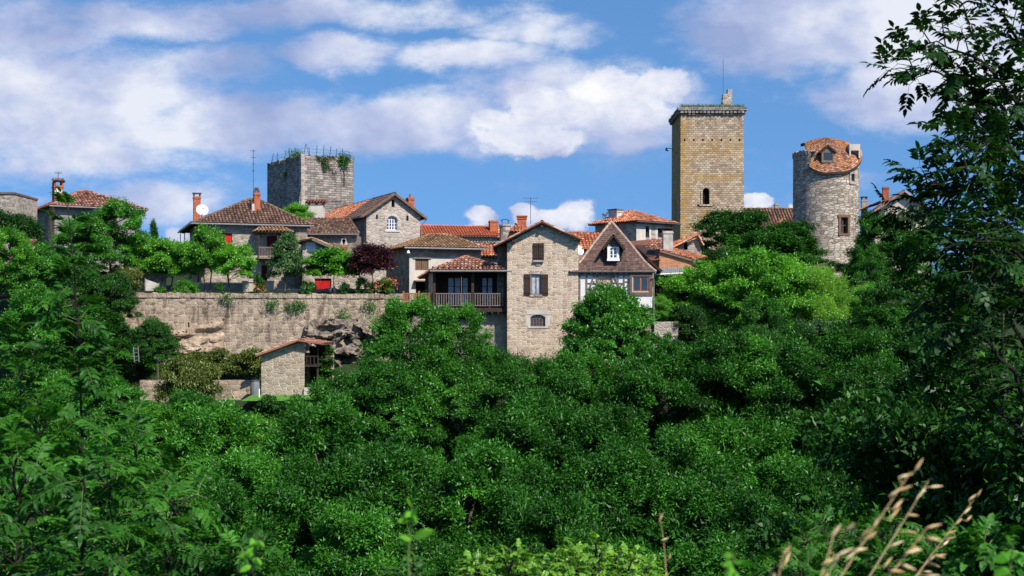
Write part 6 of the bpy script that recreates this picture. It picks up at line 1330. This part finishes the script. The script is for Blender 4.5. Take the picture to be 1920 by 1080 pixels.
place('brightB', 555, 380, 117, 56, 'garden_shrub', 'bright green bush growing at the foot of the roofless tower', 'shrub', zb=P(0, 440, 117).z)
place('olive', 232, 505, 97, 60, 'garden_shrub', 'yellow green bush behind the left end of the terrace wall', 'shrub', zb=ZG)
for px, pt, w_, key, lb in ((490, 528, 18, 'rose', 'orange flowering plant left of the birch foot'), (483, 521, 16, 'weed', 'upright plant standing left of the birch on the terrace edge'), (572, 531, 14, 'weed', 'small weed just right of the birch foot'), (584, 533, 18, 'weed', 'leafy plant in front of the red door'),
                            (648, 534, 16, 'weed', 'small plant under the right side of the clipped tree'), (679, 525, 22, 'weed', 'spiky plant left of the plum trunk'), (706, 531, 34, 'rose', 'rose bush right of the plum trunk'), (726, 526, 36, 'rose', 'rose bush beside the orange terrace railing'),
                            (300, 540, 24, 'weed', 'low plant right of the grey gate panel'), (410, 534, 16, 'weed', 'small plant under the fruit trees at the grey garden wall')):
    place(key, px, pt, 95.7, w_, 'garden_plant', lb, 'plant', 'plants along the terrace edge', zb=ZG-.1)
rng = np.random.default_rng(21)
for px, py, lb in ((490, 540, 'cluster of orange flowers left of the birch'), (708, 536, 'cluster of pink roses right of the plum trunk'), (724, 533, 'cluster of red orange roses beside the orange railing'), (737, 529, 'topmost red roses against the shaded house wall')):
    n = 90; c = rng.normal(0, 1, (n, 3))*np.array([.22, .12, .2]); V = leaves_at(rng, c, nrm(c), .10, .09)
    st = MB(); st.tube([(0, .1, -.7), (0, 0, .1)], .012, 4); foliage_obj('flower_cluster', lb, 'flowers', P(px, py, 95.45), V, rng.random(n), 'flower', st, 'flowers along the terrace edge')
# weeds on the terrace wall face
for px, py, lb in ((236, 572, 'leafy tuft near the left end of the terrace wall'), (511, 572, 'small fern tuft in the middle of the terrace wall'), (548, 575, 'wide fern tuft right of the middle of the terrace wall'), (563, 573, 'small fern beside the wide tuft on the terrace wall'),
                   (692, 572, 'green fern high on the right part of the terrace wall'), (644, 590, 'weed growing just above the rock outcrop'), (762, 592, 'dark ivy tuft below the orange railing'), (725, 594, 'thin trailing weed at the right end of the terrace wall'), (425, 560, 'dry tuft under the wall coping below the fruit trees')):
    n = 260; c = rng.normal(0, 1, (n, 3))*np.array([.26, .10, .20]); V = leaves_at(rng, c, nrm(c+np.array([0, -.2, 0])), .14, .05)
    st = MB(); st.tube([(0, .3, 0), (0, 0, .0), (.05, -.08, .1)], .012, 4); foliage_obj('wall_fern', lb, 'fern', P(px, py, 94.85 if px < 757 else 92.7), V, rng.random(n), 'ash', st, 'tufts growing on the terrace wall')
hedge('leafy_hedge', 'long yellowish vine hedge along the foot of the terrace wall', 'hedge', 326, 486, 660, 702, 88.5, 1.6, 'olive', 130, 220, seed=5)
hedge('leafy_hedge', 'clipped hedge at the bottom of the small lawn below the shed', 'hedge', 478, 640, 749, 806, 80.5, 1.6, 'dark', 150, 240, seed=6)
hedge('leafy_hedge', 'pale green flat topped hedge strip below the round tower', 'hedge', 1500, 1600, 603, 632, 88, 1.6, 'birch', 90, 240, seed=7, cr=.35)
hedge('ivy_bank', 'ivy hanging over the rocks left of the sandy ledge', 'ivy', 225, 300, 600, 700, 89, 4.5, 'ash', 120, 240, seed=8, cr=.5)
hedge('vine_pergola', 'bright vine covering the pergola before the brick cottage', 'vine', 1230, 1310, 521, 536, 95.2, 2.2, 'bright', 60, 220, seed=9, cr=.32)
hedge('hanging_vine', 'thin dark creeper hanging on the rocks right of the shed', 'vine', 596, 618, 655, 730, 86, 1.0, 'dark', 26, 160, seed=10, cr=.3)
place('darkA', 296, 592, 86.5, 76, 'broadleaf_tree', 'dark rounded tree standing before the terrace wall at left', 'tree', G1)
place('olive', 355, 681, 82.5, 100, 'round_bush', 'large olive green rounded bush in front of the low terrace wall', 'bush')
place('shrub', 601, 712, 84.2, 16, 'round_bush', 'small bright bush in the open side of the shed', 'bush')
# lawn strip
def lawn():
    a = P(470, 741, 84.2); b = P(626, 733, 87.5); mb = MB(); n = 20
    for i in range(n):
        for j in range(8): x0, x1 = a.x+(b.x-a.x)*i/n, a.x+(b.x-a.x)*(i+1)/n; y0, y1 = 81+8*j/8, 81+8*(j+1)/8; h = lambda x, y: P(0, 742, 84.2).z+.05*(y-84)+.25*max(0, (x-a.x-2.8)/2.2)*.5; mb.add([(x0, y0, h(x0, y0)), (x1, y0, h(x1, y0)), (x1, y1, h(x1, y1)), (x0, y1, h(x0, y1))])
    def g(N, bb): n_ = N.noise(N.node('ShaderNodeTexCoord').outputs['Object'], 8, 5, .7); N.put(bb.inputs['Base Color'], N.ramp(n_, [(.3, (.05, .15, .012)), (.7, (.10, .26, .03))])); bump(N, bb, n_, .8, .08)
    o = mb.build('lawn', mat('lawn_grass', g)); tag(o, 'small bright lawn terrace in front of the shed', 'lawn', kind='structure')
lawn()
# right part of the village
place('ball', 1146, 550, 86.5, 192, 'round_tree', 'large round-crowned tree in front of the half-timbered house', 'tree')
place('brightB', 1240, 553, 92.5, 46, 'garden_shrub', 'bright bush between the half-timbered house and the brick cottage', 'shrub')
place('ashA', 1388, 406, 112, 180, 'broadleaf_tree', 'mid green tree at the foot of the tall keep', 'tree', G1)
place('ashB', 1475, 425, 110, 150, 'broadleaf_tree', 'mid green tree between the keep and the round tower', 'tree', G1)
place('darkA', 1340, 455, 104, 84, 'broadleaf_tree', 'small dark tree beside the brick cottage roofs', 'tree', G1)
place('ashB', 1430, 440, 107, 170, 'broadleaf_tree', 'mid green tree in front of the two taller trees at the keep foot', 'tree', G1)
place('brightA', 1325, 506, 95, 160, 'broadleaf_tree', 'bright green tree right of the vine pergola', 'tree', G1)
place('brightA', 1415, 486, 94, 170, 'broadleaf_tree', 'bright green tree below the dark tree of the keep', 'tree', G1)
place('brightB', 1490, 488, 94, 140, 'broadleaf_tree', 'bright green tree left of the round tower foot', 'tree', G1)
place('yellow', 1535, 512, 93, 100, 'bamboo_clump', 'feathery yellow green bamboo clump below the round tower', 'bamboo')
place('ashA', 1440, 572, 88, 120, 'broadleaf_tree', 'mid green tree in front of the bright trees below the keep', 'tree', G1)
place('darkA', 1300, 560, 90, 84, 'broadleaf_tree', 'mid green tree right of the short lit terrace wall', 'tree', G1)
place('ashB', 1655, 408, 104, 130, 'broadleaf_tree', 'green tree right of the round tower below the cream house', 'tree', G1)
place('ashC', 1625, 478, 98, 90, 'broadleaf_tree', 'green tree touching the right foot of the round tower', 'tree', G1)
place('brightB', 1630, 530, 94, 70, 'broadleaf_tree', 'pale green bush tree right of the bamboo clump', 'tree', G1)
place('ashA', 1720, 440, 100, 140, 'broadleaf_tree', 'green tree behind the near right hand tree, beside the cream house', 'tree', G1)
place('ashB', 1680, 550, 86, 150, 'broadleaf_tree', 'green tree on the right slope below the tree of the cream house', 'tree', G1)
place('darkB', 1790, 520, 84, 150, 'broadleaf_tree', 'dark tree on the right slope behind the near tree', 'tree', G1)
place('darkA', 1880, 430, 90, 170, 'broadleaf_tree', 'dark tree at the right picture edge behind the near tree', 'tree', G1)
# the wood filling the valley: explicit crowns along its skyline, then rows down the slope
wood = [('tallB', 772, 592, 77, 225), ('tallB', 866, 600, 77.5, 180), ('tallA', 688, 690, 76, 200), ('tallA', 940, 672, 76, 200), ('tallC', 1020, 700, 74, 240), ('tallB', 1110, 692, 75, 230), ('tallA', 1215, 658, 75, 250),
        ('tallC', 1335, 650, 76, 250), ('tallD', 1405, 575, 82, 160), ('darkB', 1475, 600, 83, 130), ('tallB', 1450, 668, 75, 230), ('tallC', 1565, 640, 74, 250), ('tallD', 1680, 640, 70, 250), ('tallD', 1790, 620, 68, 260), ('tallD', 1890, 600, 66, 260),
        ('brightB', 300, 756, 78, 130), ('midB', 352, 744, 79, 130), ('midA', 420, 766, 77, 130), ('brightB', 480, 776, 76, 130), ('midA', 575, 774, 77, 140), ('ashB', 645, 722, 79, 90), ('midB', 700, 676, 82, 70), ('midA', 1252, 634, 86, 70), ('ashC', 1655, 596, 83, 150)]
adj = ['feathery', 'tall', 'broad', 'slender', 'bushy', 'dense', 'ragged', 'full']
def where(px, py):
    x = 'far left' if px < 420 else 'left' if px < 720 else 'centre left' if px < 960 else 'centre' if px < 1200 else 'centre right' if px < 1480 else 'right' if px < 1700 else 'far right'
    return x
LBL = set()
def wtree(k, key, px, pt, Y, w_, row):
    tone = 'dark' if 'dark' in key else 'bright' if 'bright' in key else 'mid green'
    for a in adj[k % 8:]+adj[:k % 8]:
        lb = f'{a} {tone} tree in {row} of valley wood, {where(px, pt)} of photo'
        if lb not in LBL: break
    LBL.add(lb); place(key, px, pt, Y, w_, 'wood_tree', lb, 'tree', 'trees of the valley wood')
for k, (key, px, pt, Y, w_) in enumerate(wood): wtree(k, key, px, pt, Y, w_, 'top row')
rr = random.Random(77); kk = 0
for row, (nm, Y, pt, w_, p0, p1) in enumerate((('second row', 66, 815, 300, 250, 1960), ('third row', 58, 905, 330, 200, 1980), ('lowest row', 51, 1000, 360, 150, 1990))):
    px = p0+row*30
    while px < p1:
        t = pt+rr.uniform(-60, 40)
        if 560 < px < 900 and row == 0: t += 40
        key = rr.choice(['tallA', 'tallC', 'tallB', 'tallA', 'tallC', 'tallB']) if px < 1560 else rr.choice(['tallD', 'tallD', 'tallA'])
        if px < 560 and row < 2: key = rr.choice(['tallB', 'tallA', 'tallB'])
        if row == 0 and px < 660: t = max(t, 800)
        wtree(kk, key, px, t, Y+rr.uniform(-2.5, 2.5), w_*rr.uniform(.78, 1.1), nm); kk += 1; px += w_*rr.uniform(.54, .70)
# ------------------------------------------------------------ plants close to the camera
def ST(pts, r): return (pts, r)
def stem_from(px0, py0, px1, py1, Y, bend=.1, n=7, seed=0, base=None):
    rr2 = random.Random(seed); a = P(px0, py0, Y); b = P(px1, py1, Y+rr2.uniform(-.3, .3)); o = base or a; out = []
    for k in range(n): t = k/(n-1); p = a.lerp(b, t); p += Vector((math.sin(t*3.1)*bend*rr2.uniform(.6, 1.2), math.sin(t*2.2)*bend, 0)); out.append(p-o)
    return out
saps = [(150, 1230, 122, 375, 9.0, .014, 1), (20, 1230, 28, 620, 9.4, .012, 2), (230, 1230, 250, 760, 10.2, .012, 3), (75, 1230, 62, 760, 8.4, .011, 4), (185, 1230, 190, 800, 8.0, .010, 5),
        (290, 1230, 300, 850, 8.8, .010, 6), (-40, 1230, -25, 760, 8.6, .012, 7), (120, 1230, 150, 860, 7.0, .010, 8), (10, 1230, 15, 840, 7.4, .010, 9), (250, 1230, 330, 930, 7.2, .008, 10), (330, 1230, 345, 1000, 9.6, .008, 11)]
slab = ['tallest sapling with bare stem rising over the far left house', 'sapling at the left edge behind the tallest one', 'sapling right of the tallest stem, reaching the foot of the terrace wall', 'short sapling between the left edge and the tallest stem', 'low sapling under the tallest stem', 'low arching sapling left of the valley wood', 'sapling cut by the left picture edge', 'lowest leafy shoot under the tallest stem', 'lowest leafy shoot in the bottom left corner', 'arching shoot reaching right with large single leaves', 'low slim sapling among the bushes right of the other saplings', 'slim pale sapling behind the left edge saplings']
for k, (x0, y0, x1, y1, Y, r, sd_) in enumerate(saps):
    b = P(x0, y0, Y); near_plant('ash_sapling', slab[k], 'sapling', b, [ST(stem_from(x0, y0, x1, y1, Y, .05, 8, sd_), r)], 'near', 100+sd_, leaf_l=.27, pairs=5, lf=(.080, .027), step=.085, twig=(.2 if k in (0, 1) else .32), start=.12, group='ash saplings close to the camera')
# the near tree on the right
def right_tree():
    Y = 15.0; base = P(1985, 1150, Y); stems = []
    lim = [([(1990, 1150), (1960, 800), (1950, 520), (1960, 250), (1930, 20), (1900, -140)], .11, 0), ([(1950, 420), (1900, 300), (1850, 190), (1780, 140), (1705, 128)], .03, .3), ([(1955, 300), (1900, 190), (1840, 110), (1770, 85), (1722, 90)], .025, -.4),
           ([(1950, 520), (1890, 420), (1830, 365), (1770, 350), (1722, 352)], .03, -.3), ([(1950, 600), (1860, 500), (1790, 450), (1745, 420), (1715, 412)], .03, .5), ([(1955, 200), (1930, 100), (1890, 30), (1850, -10)], .03, .2), ([(1950, 450), (1900, 330), (1870, 240), (1810, 200)], .025, .8),
           ([(1960, 700), (1900, 610), (1840, 550), (1790, 520)], .03, .1), ([(1965, 350), (1920, 290), (1860, 270), (1790, 290)], .02, -.7), ([(1960, 560), (1910, 480), (1870, 440), (1810, 470)], .025, -.9), ([(1950, 150), (1910, 160), (1860, 200), (1830, 250)], .02, -.2),
           ([(1960, 640), (1900, 520), (1880, 400), (1860, 330)], .025, .9), ([(1960, 780), (1890, 700), (1830, 620), (1770, 560)], .03, -.5), ([(1970, 860), (1900, 800), (1840, 720), (1800, 650)], .025, .7)]
    rr3 = random.Random(4)
    for pts, r, dy in lim:
        q = [P(a, b, Y+dy*(i/(len(pts)-1))*2.2) for i, (a, b) in enumerate(pts)]; sm = []
        for i in range(len(q)-1):
            for t in (0, .33, .66): sm.append(q[i].lerp(q[i+1], t)+Vector((rr3.uniform(-.04, .04), rr3.uniform(-.1, .1), rr3.uniform(-.04, .04))))
        sm.append(q[-1]); stems.append(([p-base for p in sm], r))
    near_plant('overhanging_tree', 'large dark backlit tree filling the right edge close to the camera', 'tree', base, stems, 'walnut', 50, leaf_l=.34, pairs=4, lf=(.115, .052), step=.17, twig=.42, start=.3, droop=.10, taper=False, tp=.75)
right_tree()
place('midB', 205, 715, 81, 150, 'broadleaf_tree', 'leafy tree low at left in front of the low terrace wall end', 'tree', G1)
place('tallB', 135, 745, 76, 230, 'broadleaf_tree', 'large tree behind the tallest sapling low at left', 'tree', G1)
place('tallA', 40, 700, 78, 220, 'broadleaf_tree', 'large tree low at the left picture edge behind the saplings', 'tree', G1)
place('darkA', 1735, 590, 80, 190, 'broadleaf_tree', 'dark tree on the right slope behind the lowest limbs of the near tree', 'tree', G1)
place('darkB', 1800, 700, 30, 560, 'shadowed_tree', 'dark shadowed tree with pale trunk at lower right', 'tree', 'shadowed trees at lower right')
place('darkA', 2010, 600, 26, 600, 'shadowed_tree', 'dark shadowed tree at the lower right picture edge', 'tree', 'shadowed trees at lower right')
# bright bushes along the bottom edge
def bush(px, pt, w_, Y, n, label, seed, lk='yellow', pairs=6, lf=(.028, .014), leaf_l=.13):
    rr4 = random.Random(seed); base = P(px, 1260, Y); stems = []
    for k in range(n):
        x = px+w_*(rr4.random()-.5); top = pt+abs(x-px)/w_*50+rr4.uniform(0, 50); yy = Y+rr4.uniform(-.5, .6)
        a = P(px+(x-px)*.4, 1260, yy); b = P(x, top, yy); stems.append(([a.lerp(b, t)+Vector((rr4.uniform(-.02, .02), rr4.uniform(-.03, .03), 0))-base for t in (0, .25, .5, .75, 1)], .006))
    near_plant('leafy_bush', label, 'bush', base, stems, lk, seed, leaf_l=leaf_l, pairs=pairs, lf=lf, step=.055, twig=.22, start=.35, spread=.6, group='bushes along the bottom of the photo')
bush(960, 1008, 190, 9.2, 24, 'yellow green bush at the bottom centre of the photo', 61)
bush(1120, 1002, 190, 9.4, 24, 'yellow green bush at the bottom, right of the centre one', 62)
bush(1215, 1040, 110, 9.0, 12, 'small yellow green bush at the bottom beside the dark hollow', 63)
bush(1600, 950, 200, 7.6, 18, 'ferny green bush behind the dry grass at lower right', 64, 'near', 6, (.035, .012), .15)
bush(1720, 990, 180, 7.4, 14, 'green bush right of the dry grass', 65, 'near', 6, (.035, .014), .15)
bush(1860, 1000, 160, 5.8, 12, 'leafy bush in the bottom right corner', 66, 'near', 4, (.05, .028), .16)
bush(1500, 1020, 110, 6.0, 8, 'low green bush left of the dry grass', 67, 'near', 5, (.035, .013), .14)
bush(740, 1040, 150, 7.5, 10, 'low green bush at the bottom, left of the tall single shoot', 68, 'near', 6, (.04, .014), .16)
bush(440, 1010, 160, 7.0, 10, 'low green bush at the bottom right of the saplings', 69, 'near', 5, (.05, .018), .18)
# blurred single shoots very near the lens
def shoot(px, pt, Y, leaves, label, seed, lk='bright'):
    base = P(px+8, 1300, Y); top = P(px, pt, Y); root = empty('broadleaf_shoot', base, 0, label, 'plant', 'single shoots near the lens'); st = MB(); rr5 = random.Random(seed)
    pts = [base.lerp(top, t)-base+Vector((math.sin(t*7)*.006, 0, 0)) for t in np.linspace(0, 1, 8)]; st.tube(pts, [.0035, .0032, .003, .0028, .0025, .002, .0016, .001], 5); Q = []; TT = []
    for (dx, dy, lx, ly, w) in leaves:
        a = np.array(P(px+dx, pt+dy, Y)-base); b = np.array(P(px+dx+lx, pt+dy+ly, Y-.03)-base); d = b-a; l = np.linalg.norm(d); s = np.cross(d/l, [0, -.8, .6]); s = s/np.linalg.norm(s)*w*l; m = a+d*.5+np.array([0, -.01, .008]); b1 = a+d*.3+s*.45; b2 = a+d*.3-s*.45; c1 = a+d*.65+s*.42; c2 = a+d*.65-s*.42
        st.tube([Vector(pts[0]).lerp(Vector(pts[-1]), 1-(dy/(1300-pt))), Vector(a)], .0015, 4, cap=False)
        Q += [[a, b1, m, b2], [b1, c1, b, m], [b2, m, b, c2]]; t = rr5.uniform(.6, 1); TT += [t]*3
    c = bpy.data.objects.new('leaf', quads_mesh('leaf', np.array(Q), np.array(TT), L[lk])); COL.objects.link(c); c.parent = root; st.build('stem', M['stem_green'], root)
shoot(769, 945, 2.6, [(0, 4, -5, -16, .4), (0, 26, 18, -24, .35), (-2, 30, -24, 4, .35), (2, 18, 10, 20, .3), (4, 62, 42, -12, .42), (2, 66, -22, -4, .5), (0, 14, -10, 12, .5)], 'tall blurred shoot with one big lit leaf at bottom centre left', 1)
shoot(478, 1005, 2.8, [(0, 0, 12, -10, .5), (0, 10, 18, 12, .4), (-4, 16, -14, 20, .4), (0, 30, -34, 10, .35), (-4, 40, 16, 16, .4), (-6, 54, -24, 14, .4), (-2, 4, -8, 14, .5)], 'blurred shoot with pale leaves at bottom left', 2)
shoot(1372, 1040, 2.2, [(0, 0, -16, 4, .4), (0, 12, 48, 10, .22), (0, 14, -18, 8, .4), (0, 30, 10, 20, .5), (0, 20, -8, 30, .5)], 'blurred shoot with a long leaf at bottom centre right', 3)
shoot(1895, 1020, 2.4, [(0, 0, -10, -16, .4), (0, 20, -34, 14, .4), (0, 30, 26, -8, .4), (-2, 44, -30, 18, .4)], 'blurred shoot with broad leaves in the bottom right corner', 4)
# dry grass heads
def oats(px0, py0, px1, py1, Y, label, seed, n=12, size=.026, drift=(22, -12)):
    rr6 = random.Random(seed); base = P(px0, py0, Y); root = empty('dry_grass_stalk', base, 0, label, 'grass stalk', 'dry grass heads near the lens'); st = MB(); a = base; b = P(px1, py1, Y); pts = []
    for k in range(9): t = k/8; pts.append(a.lerp(b, t)+Vector((math.sin(t*2.6)*.012, 0, math.sin(t*3.14)*.015))-a)
    st.tube(pts, [.0011]*5+[.0009, .0008, .0006, .0005], 4)
    for k in range(n):
        t = .42+.58*(k+.5)/n; i = min(7, int(t*8)); p = Vector(pts[i]).lerp(Vector(pts[i+1]), t*8-i); q = p+Vector((rr6.uniform(-.006, .016), rr6.uniform(-.01, .01), rr6.uniform(-.006, .01)))
        sp_ = MB(); d = Vector((drift[0]+rr6.uniform(-10, 10), rr6.uniform(-8, 8), -drift[1]+rr6.uniform(-14, 8))).normalized()*size*rr6.uniform(.7, 1.15); st.tube([p, q], .0005, 3, cap=False)
        sp_.tube([q, q+d*.3, q+d*.62, q+d], [.0006, size*.095, size*.08, .0004], 6, tint=rr6.random(), cap=False); sp_.build('spikelet', L['straw'], root)
    st.build('stalk', L['straw'], root)
oats(1480, 1230, 1700, 885, 2.17, 'tall pale dry grass head leaning right at lower right', 1, 11, .0240, (20, -16))
oats(1540, 1230, 1735, 900, 2.46, 'second tall dry grass head just right of the tallest', 2, 6, .0240, (22, -12))
oats(1560, 1230, 1730, 990, 2.10, 'drooping dry grass head in the middle of the tuft', 3, 7, .0240, (26, 0))
oats(1600, 1240, 1830, 925, 3.33, 'slender dry grass head with small grains furthest right', 4, 12, .0240, (18, -12))
oats(1480, 1240, 1560, 985, 2.03, 'orange tinted dry grass head low in the tuft', 5, 6, .0240, (14, -20))
oats(1600, 1260, 1740, 1040, 2.61, 'low dry grass head below the slender one', 6, 7, .0240, (22, 6))
oats(1410, 1240, 1462, 1030, 2.17, 'single short dry grass head left of the tuft', 7, 4, .0240, (8, -22))
oats(1250, 1240, 1232, 960, 3.48, 'thin dry grass head at the bottom right of the centre bushes', 8, 4, .0240, (6, -18))
